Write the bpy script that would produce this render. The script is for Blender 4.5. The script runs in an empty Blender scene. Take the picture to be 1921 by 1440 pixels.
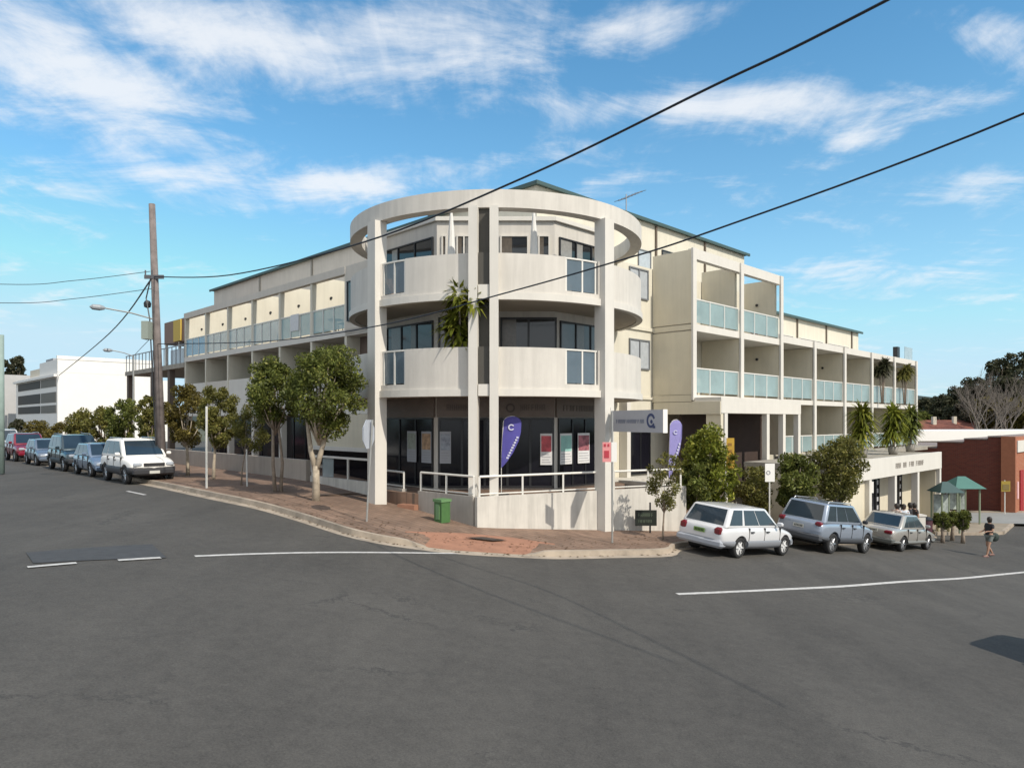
import bpy, bmesh, math, random
import numpy as np
from mathutils import Vector, Matrix
C = bpy.context.scene.collection
rad = math.radians
# ---------------------------------------------------------------- camera, sky, sun, exposure
F = 1324.0; HZ = 790.0                                   # focal length and horizon row, in pixels of a 1921 x 1440 frame
cd = bpy.data.cameras.new('camera'); cam = bpy.data.objects.new('camera', cd); C.objects.link(cam)
cam.location = (0, 0, 0); cam.rotation_euler = (rad(90), 0, 0)
cd.sensor_width = 36; cd.lens = 36*F/1921.0
cd.shift_y = (HZ-720)/1921.0; cd.clip_start = .1; cd.clip_end = 5000
bpy.context.scene.camera = cam
SUN_AZ, SUN_EL = 134.0, 42.0
sd = bpy.data.lights.new('sun', 'SUN'); sd.energy = 3.7; sd.angle = rad(.6); sd.color = (1, .925, .81)
so = bpy.data.objects.new('sun', sd); C.objects.link(so)
sv = Vector((math.sin(rad(SUN_AZ))*math.cos(rad(SUN_EL)), math.cos(rad(SUN_AZ))*math.cos(rad(SUN_EL)), math.sin(rad(SUN_EL))))
so.rotation_euler = sv.to_track_quat('Z', 'Y').to_euler()
sc = bpy.context.scene
sc.view_settings.view_transform = 'Standard'; sc.view_settings.look = 'None'
sc.view_settings.exposure = 0.06; sc.view_settings.gamma = 1
W = bpy.data.worlds.new('World'); sc.world = W; W.use_nodes = True
nt = W.node_tree; nt.nodes.clear()
def N(nt, t, **kw):
    n = nt.nodes.new(t)
    for k, v in kw.items():
        if k in n.inputs: n.inputs[k].default_value = v
        else: setattr(n, k, v)
    return n
def lk(nt, a, b): nt.links.new(a, b)
def math_(nt, op, a, b=None, clamp=False):
    n = nt.nodes.new('ShaderNodeMath'); n.operation = op; n.use_clamp = clamp
    for i, v in enumerate((a, b)):
        if v is None: continue
        if isinstance(v, (int, float)): n.inputs[i].default_value = v
        else: nt.links.new(v, n.inputs[i])
    return n.outputs[0]
sky = N(nt, 'ShaderNodeTexSky', sky_type='NISHITA', sun_disc=False)
sky.sun_elevation = rad(SUN_EL); sky.sun_rotation = rad(SUN_AZ); sky.ozone_density = 2.2; sky.dust_density = .4; sky.air_density = 1.0
tc = N(nt, 'ShaderNodeTexCoord'); sep = N(nt, 'ShaderNodeSeparateXYZ'); lk(nt, tc.outputs['Generated'], sep.inputs[0])
zc = math_(nt, 'MAXIMUM', sep.outputs[2], .02)
zz = math_(nt, 'ADD', zc, .10)
px = math_(nt, 'DIVIDE', sep.outputs[0], zz); py = math_(nt, 'DIVIDE', sep.outputs[1], zz)
cmb = N(nt, 'ShaderNodeCombineXYZ'); lk(nt, px, cmb.inputs[0]); lk(nt, py, cmb.inputs[1])
mp = N(nt, 'ShaderNodeMapping'); lk(nt, cmb.outputs[0], mp.inputs[0])
mp.inputs['Rotation'].default_value = (0, 0, rad(-22)); mp.inputs['Scale'].default_value = (1.0, 1.5, 1); mp.inputs['Location'].default_value = (3.1, 1.7, 0)
n1 = N(nt, 'ShaderNodeTexNoise', Scale=1.9, Detail=12.0, Roughness=.66, Distortion=.5); lk(nt, mp.outputs[0], n1.inputs['Vector'])
n2 = N(nt, 'ShaderNodeTexNoise', Scale=.55, Detail=3.0, Roughness=.5); lk(nt, mp.outputs[0], n2.inputs['Vector'])
# cloud banks in the sky, as directions (x/y, z/y)
az = math_(nt, 'DIVIDE', sep.outputs[0], math_(nt, 'MAXIMUM', sep.outputs[1], .05))
el = math_(nt, 'DIVIDE', sep.outputs[2], math_(nt, 'MAXIMUM', sep.outputs[1], .05))
def bank(cx, cy, sx, sy, rot, w):
    a0 = math_(nt, 'SUBTRACT', az, cx); e0 = math_(nt, 'SUBTRACT', el, cy)
    c, s = math.cos(rad(rot)), math.sin(rad(rot))
    u = math_(nt, 'DIVIDE', math_(nt, 'ADD', math_(nt, 'MULTIPLY', a0, c), math_(nt, 'MULTIPLY', e0, s)), sx)
    v = math_(nt, 'DIVIDE', math_(nt, 'SUBTRACT', math_(nt, 'MULTIPLY', e0, c), math_(nt, 'MULTIPLY', a0, s)), sy)
    r = math_(nt, 'ADD', math_(nt, 'MULTIPLY', u, u), math_(nt, 'MULTIPLY', v, v))
    return math_(nt, 'MULTIPLY', math_(nt, 'POWER', 2.718, math_(nt, 'MULTIPLY', r, -1.0)), w)
def P2(x, y): return (x-960)/F, (HZ-y)/F
m = None
for (x, y, sx, sy, rot, w) in [(120, 130, 300, 110, -28, 1.0), (420, 60, 330, 95, -12, 1.0), (760, 70, 260, 75, -5, .95), (640, 350, 230, 40, 8, .72), (980, 300, 180, 28, 5, .55),
                               (1400, 190, 330, 42, 2, .95), (1180, 60, 200, 40, 10, .6), (1850, 60, 180, 60, -15, .75), (1620, 265, 80, 26, 12, .62), (1180, 325, 90, 22, 8, .5),
                               (1840, 340, 120, 30, 0, .55), (1740, 500, 190, 26, 4, .4), (1320, 400, 90, 20, 5, .4), (60, 350, 160, 20, -5, .4), (300, 340, 120, 16, -10, .3)]:
    cx, cy = P2(x, y); b = bank(cx, cy, sx/F, sy/F, rot, w)
    m = b if m is None else math_(nt, 'MAXIMUM', m, b)
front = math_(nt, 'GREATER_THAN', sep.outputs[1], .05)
m = math_(nt, 'ADD', math_(nt, 'MULTIPLY', m, front), math_(nt, 'MULTIPLY', math_(nt, 'SUBTRACT', 1.0, front), 1.4))  # heavy cloud added behind the camera to raise the fill light
mp3 = N(nt, 'ShaderNodeMapping'); lk(nt, cmb.outputs[0], mp3.inputs[0]); mp3.inputs['Rotation'].default_value = (0, 0, rad(38)); mp3.inputs['Scale'].default_value = (7.5, 1.8, 1)
n4 = N(nt, 'ShaderNodeTexNoise', Scale=1.3, Detail=6.0, Roughness=.6, Distortion=.3); lk(nt, mp3.outputs[0], n4.inputs['Vector'])
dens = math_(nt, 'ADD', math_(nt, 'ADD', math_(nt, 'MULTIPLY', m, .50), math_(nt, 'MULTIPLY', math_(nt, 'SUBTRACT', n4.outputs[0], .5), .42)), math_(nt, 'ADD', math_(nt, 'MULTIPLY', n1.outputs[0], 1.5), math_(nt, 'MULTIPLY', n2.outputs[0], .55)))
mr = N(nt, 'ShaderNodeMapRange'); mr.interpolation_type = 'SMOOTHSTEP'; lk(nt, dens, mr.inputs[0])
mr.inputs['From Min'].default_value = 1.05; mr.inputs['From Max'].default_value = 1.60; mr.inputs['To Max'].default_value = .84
hs = N(nt, 'ShaderNodeHueSaturation', Saturation=1.24, Value=1.0); lk(nt, sky.outputs[0], hs.inputs['Color'])
tint = N(nt, 'ShaderNodeMix', data_type='RGBA', blend_type='MULTIPLY'); tint.inputs[0].default_value = 1
lk(nt, hs.outputs[0], tint.inputs[6]); tint.inputs[7].default_value = (.92, 1.30, 1.20, 1)
hz_ = N(nt, 'ShaderNodeMix', data_type='RGBA'); lk(nt, math_(nt, 'MULTIPLY', math_(nt, 'POWER', 2.718, math_(nt, 'MULTIPLY', zc, -5.5)), .93), hz_.inputs[0]); lk(nt, tint.outputs[2], hz_.inputs[6]); hz_.inputs[7].default_value = (3.6, 5.0, 5.8, 1)
cap = N(nt, 'ShaderNodeMix', data_type='RGBA', blend_type='DARKEN'); cap.inputs[0].default_value = 1; lk(nt, hz_.outputs[2], cap.inputs[6]); cap.inputs[7].default_value = (3.7, 5.2, 6.1, 1)
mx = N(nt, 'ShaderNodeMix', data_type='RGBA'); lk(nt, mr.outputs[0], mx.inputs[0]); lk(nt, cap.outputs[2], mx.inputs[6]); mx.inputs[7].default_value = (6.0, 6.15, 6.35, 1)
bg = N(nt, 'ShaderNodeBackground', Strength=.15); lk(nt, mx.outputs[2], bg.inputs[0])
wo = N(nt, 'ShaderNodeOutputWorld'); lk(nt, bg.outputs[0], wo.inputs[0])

# ---------------------------------------------------------------- places: street axes and levels
A_ = rad(45.5)
R = np.array([math.sin(A_), math.cos(A_)]); L = np.array([-R[1], R[0]]); TC = np.array([-.6, 27.3])   # tower centre
def B(bx, by, z=0.0):
    p = TC+bx*R+by*L; return (p[0], p[1], z)
KN = [(-90, -2.5), (-14, -2.48), (-8, -2.53), (-5.2, -2.78), (-3.6, -2.96), (-1.05, -3.33), (3.1, -3.73), (6.3, -4.0), (10.3, -4.5), (14.7, -5.15), (20, -5.75), (24, -5.95), (90, -6.3)]
kx = [k[0] for k in KN]; kz = [k[1] for k in KN]
def h(x):
    return float(sum(np.interp(x+d, kx, kz) for d in (-1, -.5, 0, .5, 1))/5)
def G(x, y, dz=0.0):                                     # where a line of sight meets the road
    k = (x-960)/F; e = (y-HZ)/F
    lo, hi = 1.0, 400.0
    for _ in range(60):
        m_ = (lo+hi)/2
        if e*m_ > -(h(k*m_)+dz): hi = m_
        else: lo = m_
    return np.array([k*lo, lo])
random.seed(7); rng = np.random.default_rng(7)

# ---------------------------------------------------------------- materials
MT = {}
def mat(name, col, rough=.7, noise=.0, nscale=8.0, bump=0.0, bscale=40.0, metal=0.0, spec=.5, coat=0.0, alpha=1.0, streak=0.0, col2=None):
    if name in MT: return MT[name]
    m = bpy.data.materials.new(name); m.use_nodes = True; t = m.node_tree; p = t.nodes['Principled BSDF']
    p.inputs['Base Color'].default_value = (*col, 1); p.inputs['Roughness'].default_value = rough; p.inputs['Metallic'].default_value = metal
    p.inputs['Specular IOR Level'].default_value = spec; p.inputs['Coat Weight'].default_value = coat; p.inputs['Alpha'].default_value = alpha
    g = N(t, 'ShaderNodeNewGeometry')
    if noise or streak or col2:
        n = N(t, 'ShaderNodeTexNoise', Scale=nscale, Detail=5.0, Roughness=.6); lk(t, g.outputs['Position'], n.inputs['Vector'])
        r = N(t, 'ShaderNodeMapRange'); lk(t, n.outputs[0], r.inputs[0]); r.inputs['From Min'].default_value = .3; r.inputs['From Max'].default_value = .7
        x = N(t, 'ShaderNodeMix', data_type='RGBA'); lk(t, r.outputs[0], x.inputs[0])
        c2 = col2 or tuple(c*(1+noise) for c in col); c1 = col if col2 else tuple(c*(1-noise) for c in col)
        x.inputs[6].default_value = (*c1, 1); x.inputs[7].default_value = (*c2, 1)
        out = x.outputs[2]
        if streak:
            mpp = N(t, 'ShaderNodeMapping'); lk(t, g.outputs['Position'], mpp.inputs[0]); mpp.inputs['Scale'].default_value = (2.6, 2.6, .22)
            n3 = N(t, 'ShaderNodeTexNoise', Scale=1.6, Detail=5.0, Roughness=.65); lk(t, mpp.outputs[0], n3.inputs['Vector'])
            r3 = N(t, 'ShaderNodeMapRange'); lk(t, n3.outputs[0], r3.inputs[0]); r3.inputs['From Min'].default_value = .42; r3.inputs['From Max'].default_value = .75
            r3.inputs['To Min'].default_value = 1; r3.inputs['To Max'].default_value = 1-streak
            y = N(t, 'ShaderNodeMix', data_type='RGBA', blend_type='MULTIPLY'); y.inputs[0].default_value = 1
            lk(t, out, y.inputs[6]); cc = N(t, 'ShaderNodeCombineColor')
            for i in range(3): lk(t, r3.outputs[0], cc.inputs[i])
            lk(t, cc.outputs[0], y.inputs[7]); out = y.outputs[2]
        lk(t, out, p.inputs['Base Color'])
    if bump:
        nb = N(t, 'ShaderNodeTexNoise', Scale=bscale, Detail=4.0); lk(t, g.outputs['Position'], nb.inputs['Vector'])
        b = N(t, 'ShaderNodeBump', Strength=bump, Distance=.01); lk(t, nb.outputs[0], b.inputs['Height']); lk(t, b.outputs[0], p.inputs['Normal'])
    MT[name] = m; return m
white = mat('tower render', (.635, .60, .545), .85, .05, 1.2, .25, 60, streak=.15)
cream = mat('cream render', (.66, .62, .515), .85, .04, 1.0, .25, 60, streak=.10)
beige = mat('beige render', (.66, .60, .47), .85, .05, 1.0, .25, 60, streak=.08)
offw = mat('white trim', (.665, .635, .58), .8, .03, 1.5, .2, 60, streak=.06)
wing = mat('wing render', (.62, .57, .50), .85, .05, 1.0, .2, 60, streak=.10)
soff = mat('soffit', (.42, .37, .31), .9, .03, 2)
stain = mat('base wall render', (.61, .58, .525), .9, .07, 1.6, .3, 50, streak=.28)
green_metal = mat('green roof metal', (.045, .085, .08), .5, .05, 3)
green_pale = mat('green awning', (.07, .18, .15), .6, .05, 3)  # lighter green of the larger shelter roof
rail_m = mat('white painted rail', (.72, .70, .65), .45)
dark_fr = mat('dark frame', (.02, .021, .024), .4)
conc = mat('concrete', (.34, .31, .26), .9, .14, 3, .3, 40, streak=.1)
conc_l = mat('kerb concrete', (.36, .30, .235), .9, .28, 1.6, .4, 40)
def glassy(name, col, rough=.06, noise=.25, sc_=.7):
    return mat(name, col, rough, noise, sc_, 0, 1, 0, .8)
glass = glassy('dark window glass', (.018, .02, .023))
glass_b = glassy('curtained glass', (.10, .11, .115), .08)
shopglass = mat('shop glass', (.010, .010, .015), .12, .25, .7, 0, 1, 0, .35)
cglass = glassy('car glass', (.025, .04, .055), .04)
BL = [mat('grey curtain', (.16, .16, .155), .2, .15, 8, 0, 1, 0, .7), mat('pale curtain', (.28, .275, .26), .2, .12, 9, 0, 1, 0, .7), mat('brown curtain', (.11, .09, .07), .2, .2, 8, 0, 1, 0, .7)]
blind = mat('pale blind behind glass', (.42, .45, .48), .15, .1, 6, 0, 1, 0, .8)
def frosted(name, col, a):
    return mat(name, col, .18, .12, 1.2, 0, 1, 0, .6, 0, a)
fglass = frosted('tinted balustrade glass', (.34, .46, .47), .62)
fglass_d = frosted('tinted side glass', (.13, .18, .22), .72)
fglass_l = frosted('pale balustrade glass', (.42, .50, .52), .55)

def asphalt():
    m = bpy.data.materials.new('asphalt'); m.use_nodes = True; t = m.node_tree; p = t.nodes['Principled BSDF']; g = N(t, 'ShaderNodeNewGeometry')
    a = N(t, 'ShaderNodeTexNoise', Scale=.30, Detail=6.0, Roughness=.6); b = N(t, 'ShaderNodeTexNoise', Scale=38.0, Detail=4.0, Roughness=.85); c = N(t, 'ShaderNodeTexNoise', Scale=5.0, Detail=5.0, Roughness=.75)
    d = N(t, 'ShaderNodeTexNoise', Scale=13.0, Detail=2.0)
    mpp = N(t, 'ShaderNodeMapping'); lk(t, g.outputs['Position'], mpp.inputs[0]); mpp.inputs['Rotation'].default_value = (0, 0, rad(-44)); mpp.inputs['Scale'].default_value = (.9, .08, 1)
    e = N(t, 'ShaderNodeTexNoise', Scale=1.2, Detail=3.0); lk(t, mpp.outputs[0], e.inputs['Vector'])
    for n in (a, b, c, d): lk(t, g.outputs['Position'], n.inputs['Vector'])
    s = math_(t, 'ADD', math_(t, 'MULTIPLY', a.outputs[0], .55), math_(t, 'MULTIPLY', b.outputs[0], 1.25))
    s = math_(t, 'ADD', s, math_(t, 'MULTIPLY', c.outputs[0], .5)); s = math_(t, 'ADD', s, math_(t, 'MULTIPLY', e.outputs[0], .35))
    r = N(t, 'ShaderNodeValToRGB'); lk(t, math_(t, 'MULTIPLY', s, .4), r.inputs[0])
    r.color_ramp.elements[0].position = .36; r.color_ramp.elements[0].color = (.036, .034, .032, 1)
    r.color_ramp.elements[1].position = .68; r.color_ramp.elements[1].color = (.128, .119, .106, 1)
    spk = N(t, 'ShaderNodeMapRange'); lk(t, d.outputs[0], spk.inputs[0]); spk.inputs['From Min'].default_value = .73; spk.inputs['From Max'].default_value = .80
    x = N(t, 'ShaderNodeMix', data_type='RGBA'); lk(t, math_(t, 'MULTIPLY', spk.outputs[0], .5), x.inputs[0]); lk(t, r.outputs[0], x.inputs[6]); x.inputs[7].default_value = (.03, .03, .03, 1)
    # tyre-worn arc and hairline cracks
    v = N(t, 'ShaderNodeTexVoronoi', feature='DISTANCE_TO_EDGE', Scale=.33); lk(t, g.outputs['Position'], v.inputs['Vector'])
    dn = N(t, 'ShaderNodeVectorMath', operation='ADD'); sm = N(t, 'ShaderNodeVectorMath', operation='SCALE'); sm.inputs['Scale'].default_value = .9
    lk(t, c.outputs['Color'], sm.inputs[0]); lk(t, g.outputs['Position'], dn.inputs[0]); lk(t, sm.outputs[0], dn.inputs[1]); lk(t, dn.outputs[0], v.inputs['Vector'])
    cr = N(t, 'ShaderNodeMapRange'); lk(t, v.outputs['Distance'], cr.inputs[0]); cr.inputs['From Min'].default_value = .004; cr.inputs['From Max'].default_value = .016; cr.inputs['To Min'].default_value = .6; cr.inputs['To Max'].default_value = 0
    gate = N(t, 'ShaderNodeMapRange'); lk(t, a.outputs[0], gate.inputs[0]); gate.inputs['From Min'].default_value = .5; gate.inputs['From Max'].default_value = .62
    x2 = N(t, 'ShaderNodeMix', data_type='RGBA'); lk(t, math_(t, 'MULTIPLY', cr.outputs[0], gate.outputs[0]), x2.inputs[0]); lk(t, x.outputs[2], x2.inputs[6]); x2.inputs[7].default_value = (.03, .03, .03, 1)
    lk(t, x2.outputs[2], p.inputs['Base Color']); p.inputs['Roughness'].default_value = .88; p.inputs['Specular IOR Level'].default_value = .3
    bp = N(t, 'ShaderNodeBump', Strength=.5, Distance=.012); lk(t, b.outputs[0], bp.inputs['Height']); lk(t, bp.outputs[0], p.inputs['Normal'])
    return m
def pavers(name, c1, c2, mort):
    m = bpy.data.materials.new(name); m.use_nodes = True; t = m.node_tree; p = t.nodes['Principled BSDF']; g = N(t, 'ShaderNodeNewGeometry')
    mpp = N(t, 'ShaderNodeMapping'); lk(t, g.outputs['Position'], mpp.inputs[0]); mpp.inputs['Rotation'].default_value = (0, 0, rad(44.5))
    b = N(t, 'ShaderNodeTexBrick', Scale=1.0); lk(t, mpp.outputs[0], b.inputs['Vector'])
    b.inputs['Color1'].default_value = (*c1, 1); b.inputs['Color2'].default_value = (*c2, 1); b.inputs['Mortar'].default_value = (*mort, 1)
    b.inputs['Brick Width'].default_value = .46; b.inputs['Row Height'].default_value = .23; b.inputs['Mortar Size'].default_value = .012
    n = N(t, 'ShaderNodeTexNoise', Scale=.9, Detail=6.0, Roughness=.7); lk(t, g.outputs['Position'], n.inputs['Vector'])
    r = N(t, 'ShaderNodeMapRange'); lk(t, n.outputs[0], r.inputs[0]); r.inputs['From Min'].default_value = .3; r.inputs['From Max'].default_value = .7; r.inputs['To Min'].default_value = .65; r.inputs['To Max'].default_value = 1.2
    cc = N(t, 'ShaderNodeCombineColor')
    for i in range(3): lk(t, r.outputs[0], cc.inputs[i])
    y = N(t, 'ShaderNodeMix', data_type='RGBA', blend_type='MULTIPLY'); y.inputs[0].default_value = 1; lk(t, b.outputs[0], y.inputs[6]); lk(t, cc.outputs[0], y.inputs[7])
    lk(t, y.outputs[2], p.inputs['Base Color']); p.inputs['Roughness'].default_value = .9
    return m
def brickm(name, c1, c2, mort, rot=44.5):
    m = bpy.data.materials.new(name); m.use_nodes = True; t = m.node_tree; p = t.nodes['Principled BSDF']; g = N(t, 'ShaderNodeNewGeometry')
    s = N(t, 'ShaderNodeSeparateXYZ'); mpp = N(t, 'ShaderNodeMapping'); lk(t, g.outputs['Position'], mpp.inputs[0]); mpp.inputs['Rotation'].default_value = (0, 0, rad(rot)); lk(t, mpp.outputs[0], s.inputs[0])
    c = N(t, 'ShaderNodeCombineXYZ'); lk(t, math_(t, 'ADD', s.outputs[0], s.outputs[1]), c.inputs[0]); lk(t, s.outputs[2], c.inputs[1])
    b = N(t, 'ShaderNodeTexBrick', Scale=1.0); lk(t, c.outputs[0], b.inputs['Vector'])
    b.inputs['Color1'].default_value = (*c1, 1); b.inputs['Color2'].default_value = (*c2, 1); b.inputs['Mortar'].default_value = (*mort, 1)
    b.inputs['Brick Width'].default_value = .24; b.inputs['Row Height'].default_value = .086; b.inputs['Mortar Size'].default_value = .008
    lk(t, b.outputs[0], p.inputs['Base Color']); p.inputs['Roughness'].default_value = .9
    return m
def leafm(name, c1, c2, c3=None):
    m = bpy.data.materials.new(name); m.use_nodes = True; t = m.node_tree; t.nodes.clear(); g = N(t, 'ShaderNodeNewGeometry')
    r = N(t, 'ShaderNodeValToRGB'); lk(t, g.outputs['Random Per Island'], r.inputs[0])
    r.color_ramp.elements[0].color = (*c1, 1); r.color_ramp.elements[1].color = (*c2, 1)
    if c3: e = r.color_ramp.elements.new(.82); e.color = (*c2, 1); r.color_ramp.elements[-1].color = (*c3, 1)
    n = N(t, 'ShaderNodeTexNoise', Scale=2.2, Detail=2.0); lk(t, g.outputs['Position'], n.inputs['Vector'])
    rr = N(t, 'ShaderNodeMapRange'); lk(t, n.outputs[0], rr.inputs[0]); rr.inputs['From Min'].default_value = .3; rr.inputs['From Max'].default_value = .7; rr.inputs['To Min'].default_value = .6; rr.inputs['To Max'].default_value = 1.45
    hsv = N(t, 'ShaderNodeHueSaturation'); lk(t, r.outputs[0], hsv.inputs['Color']); lk(t, rr.outputs[0], hsv.inputs['Value'])
    d = N(t, 'ShaderNodeBsdfDiffuse'); tr = N(t, 'ShaderNodeBsdfTranslucent'); gl = N(t, 'ShaderNodeBsdfGlossy', Roughness=.45)
    lk(t, hsv.outputs[0], d.inputs[0]); lk(t, hsv.outputs[0], tr.inputs[0]); gl.inputs[0].default_value = (.5, .5, .45, 1)
    a = N(t, 'ShaderNodeMixShader'); a.inputs[0].default_value = .35; lk(t, d.outputs[0], a.inputs[1]); lk(t, tr.outputs[0], a.inputs[2])
    b = N(t, 'ShaderNodeMixShader'); b.inputs[0].default_value = .03; lk(t, a.outputs[0], b.inputs[1]); lk(t, gl.outputs[0], b.inputs[2])
    o = N(t, 'ShaderNodeOutputMaterial'); lk(t, b.outputs[0], o.inputs[0]); return m
M_as = asphalt(); M_pav = pavers('brown pavers', (.205, .130, .090), (.26, .17, .12), (.12, .09, .07)); M_ramp = mat('orange ramp paving', (.33, .165, .105), .9, .16, 2.5, .3, 30)
M_mulch = mat('mulch', (.10, .055, .035), .95, .3, 3, .5, 30)
M_brick = brickm('shaded red brick', (.11, .026, .018), (.15, .035, .022), (.12, .06, .045)); M_brick_o = brickm('orange brick', (.33, .095, .04), (.38, .12, .05), (.4, .25, .18))  # side wall brick darkened for shade, front brick kept at its sunlit tone
M_line = mat('road paint', (.64, .62, .59), .8, 0, 9, col2=(.42, .41, .39)); M_patch = mat('asphalt patch', (.058, .060, .063), .9, .15, 5, .3, 60)
M_bark = mat('bark', (.26, .21, .165), .9, .3, 9, .4, 30); M_barkp = mat('pale bark', (.40, .34, .26), .9, .25, 7, .4, 30)
LF_g = leafm('green leaves', (.070, .086, .022), (.155, .18, .042), (.28, .27, .07))
LF_o = leafm('olive leaves', (.10, .10, .028), (.205, .20, .055), (.30, .25, .07))
LF_y = leafm('yellow green leaves', (.10, .125, .02), (.23, .25, .035), (.36, .34, .06))
LF_r = leafm('rusty leaves', (.09, .078, .022), (.18, .145, .04), (.24, .20, .05))
LF_d = leafm('dark leaves', (.035, .040, .022), (.075, .078, .042), (.12, .105, .065))
LF_p = leafm('palm leaves', (.09, .11, .015), (.22, .23, .035), (.34, .31, .06))

# ---------------------------------------------------------------- object helpers
def tag(o, label=None, cat=None, group=None, kind=None):
    if label: o['label'] = label
    if cat: o['category'] = cat
    if group: o['group'] = group
    if kind: o['kind'] = kind
    return o
ORG = {}
def thing(name, label, cat, loc=(0, 0, 0), group=None, mtx=None):
    o = bpy.data.objects.new(name, None); C.objects.link(o); o.empty_display_size = .3
    if mtx is not None: o.matrix_world = mtx; ORG[o] = None
    else: o.location = loc; ORG[o] = Vector(loc)
    return tag(o, label, cat, group)
class MB:
    def __init__(s): s.v = []; s.f = []
    def add(s, vs, fs):
        n = len(s.v); s.v += [tuple(v) for v in vs]; s.f += [tuple(i+n for i in f) for f in fs]; return s
    def hexa(s, p): return s.add(p, [(3, 2, 1, 0), (4, 5, 6, 7), (0, 1, 5, 4), (1, 2, 6, 5), (2, 3, 7, 6), (3, 0, 4, 7)])
    def bbox(s, x0, x1, y0, y1, z0, z1, f=B):            # box in the building's axes
        return s.hexa([f(x0, y0, z0), f(x1, y0, z0), f(x1, y1, z0), f(x0, y1, z0), f(x0, y0, z1), f(x1, y0, z1), f(x1, y1, z1), f(x0, y1, z1)])
    def box(s, x0, x1, y0, y1, z0, z1): return s.bbox(x0, x1, y0, y1, z0, z1, lambda a, b, c: (a, b, c))
    def wall(s, a, b, t, z0, z1, z0b=None, z1b=None):    # wall between two plan points, thickness t
        a = np.array(a[:2]); b = np.array(b[:2]); d = (b-a)/np.linalg.norm(b-a); n = np.array([-d[1], d[0]])*t/2
        z0b = z0 if z0b is None else z0b; z1b = z1 if z1b is None else z1b
        P = [(*(a-n), z0), (*(b-n), z0b), (*(b+n), z0b), (*(a+n), z0), (*(a-n), z1), (*(b-n), z1b), (*(b+n), z1b), (*(a+n), z1)]
        return s.hexa(P)
    def tube(s, a, b, r, r2=None, n=8):
        a = Vector(a); b = Vector(b); r2 = r if r2 is None else r2; d = (b-a).normalized()
        u = d.orthogonal().normalized(); w = d.cross(u); vs = []
        for p, q in ((a, r), (b, r2)):
            for i in range(n): t = 2*math.pi*i/n; vs.append(p+u*math.cos(t)*q+w*math.sin(t)*q)
        return s.add(vs, [(i, (i+1) % n, n+(i+1) % n, n+i) for i in range(n)]+[tuple(range(n-1, -1, -1)), tuple(range(n, 2*n))])
    def path(s, pts, r, n=6):
        pts = [Vector(p) for p in pts]; rs = r if isinstance(r, (list, tuple)) else [r]*len(pts); vs = []
        for i, p in enumerate(pts):
            d = (pts[min(i+1, len(pts)-1)]-pts[max(i-1, 0)]).normalized(); ref = Vector((0, 0, 1)) if abs(d.z) < .9 else Vector((1, 0, 0))
            u = d.cross(ref).normalized(); w = d.cross(u)
            for k in range(n): t = 2*math.pi*k/n; vs.append(p+(u*math.cos(t)+w*math.sin(t))*rs[i])
        fs = [(i*n+k, i*n+(k+1) % n, (i+1)*n+(k+1) % n, (i+1)*n+k) for i in range(len(pts)-1) for k in range(n)]
        return s.add(vs, fs+[tuple(range(n-1, -1, -1)), tuple(range((len(pts)-1)*n, len(pts)*n))])
    def arc(s, a0, a1, r0, r1, z0, z1, n=48, c=TC):      # ring segment round the tower centre; 0 faces the crossing, + to the right
        vs = []; fs = []
        for i in range(n+1):
            a = rad(a0+(a1-a0)*i/n); sx, cx_ = math.sin(a), -math.cos(a)
            for r, z in ((r0, z0), (r1, z0), (r1, z1), (r0, z1)): vs.append((c[0]+sx*r, c[1]+cx_*r, z))
        for i in range(n):
            for k in range(4): fs.append((4*i+k, 4*i+(k+1) % 4, 4*i+4+(k+1) % 4, 4*i+4+k))
        return s.add(vs, fs+[(3, 2, 1, 0), (4*n, 4*n+1, 4*n+2, 4*n+3)])
    def prism(s, pts, z0, z1, f=B):
        n = len(pts); vs = [f(p[0], p[1], z0) for p in pts]+[f(p[0], p[1], z1) for p in pts]
        return s.add(vs, [(i, (i+1) % n, n+(i+1) % n, n+i) for i in range(n)]+[tuple(range(n-1, -1, -1)), tuple(range(n, 2*n))])
    def disc_lathe(s, prof, ctr, axis, n=20):            # prof: (r, along axis)
        ctr = Vector(ctr); d = Vector(axis).normalized(); u = d.orthogonal().normalized(); w = d.cross(u); vs = []
        for r, a in prof:
            for i in range(n): t = 2*math.pi*i/n; vs.append(ctr+d*a+(u*math.cos(t)+w*math.sin(t))*max(r, .0005))
        m = len(prof)
        return s.add(vs, [(j*n+i, j*n+(i+1) % n, (j+1)*n+(i+1) % n, (j+1)*n+i) for j in range(m-1) for i in range(n)])
def obj(name, mb, m, parent=None, smooth=False, label=None):
    me = bpy.data.meshes.new(name); o = None
    if isinstance(mb, MB):
        off = None
        if parent is not None:
            r = parent
            while r.parent is not None: r = r.parent
            off = ORG.get(r)
        vs = mb.v
        if off is not None: vs = [(v[0]-off[0], v[1]-off[1], v[2]-off[2]) for v in vs]
        me.from_pydata([tuple(map(float, v)) for v in vs], [], mb.f)
        b = bmesh.new(); b.from_mesh(me); bmesh.ops.recalc_face_normals(b, faces=b.faces); b.to_mesh(me); b.free()
    else: me = mb
    me.materials.append(m)
    if smooth:
        for p in me.polygons: p.use_smooth = True
    o = bpy.data.objects.new(name, me); C.objects.link(o)
    if parent is not None: o.parent = parent
    if label: o['label'] = label
    return o
def copy_tree(o, parent=None):
    c = o.copy(); C.objects.link(c); c.parent = parent
    if parent is not None: c.matrix_parent_inverse = o.matrix_parent_inverse.copy()
    for ch in o.children: copy_tree(ch, c)
    return c

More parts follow.
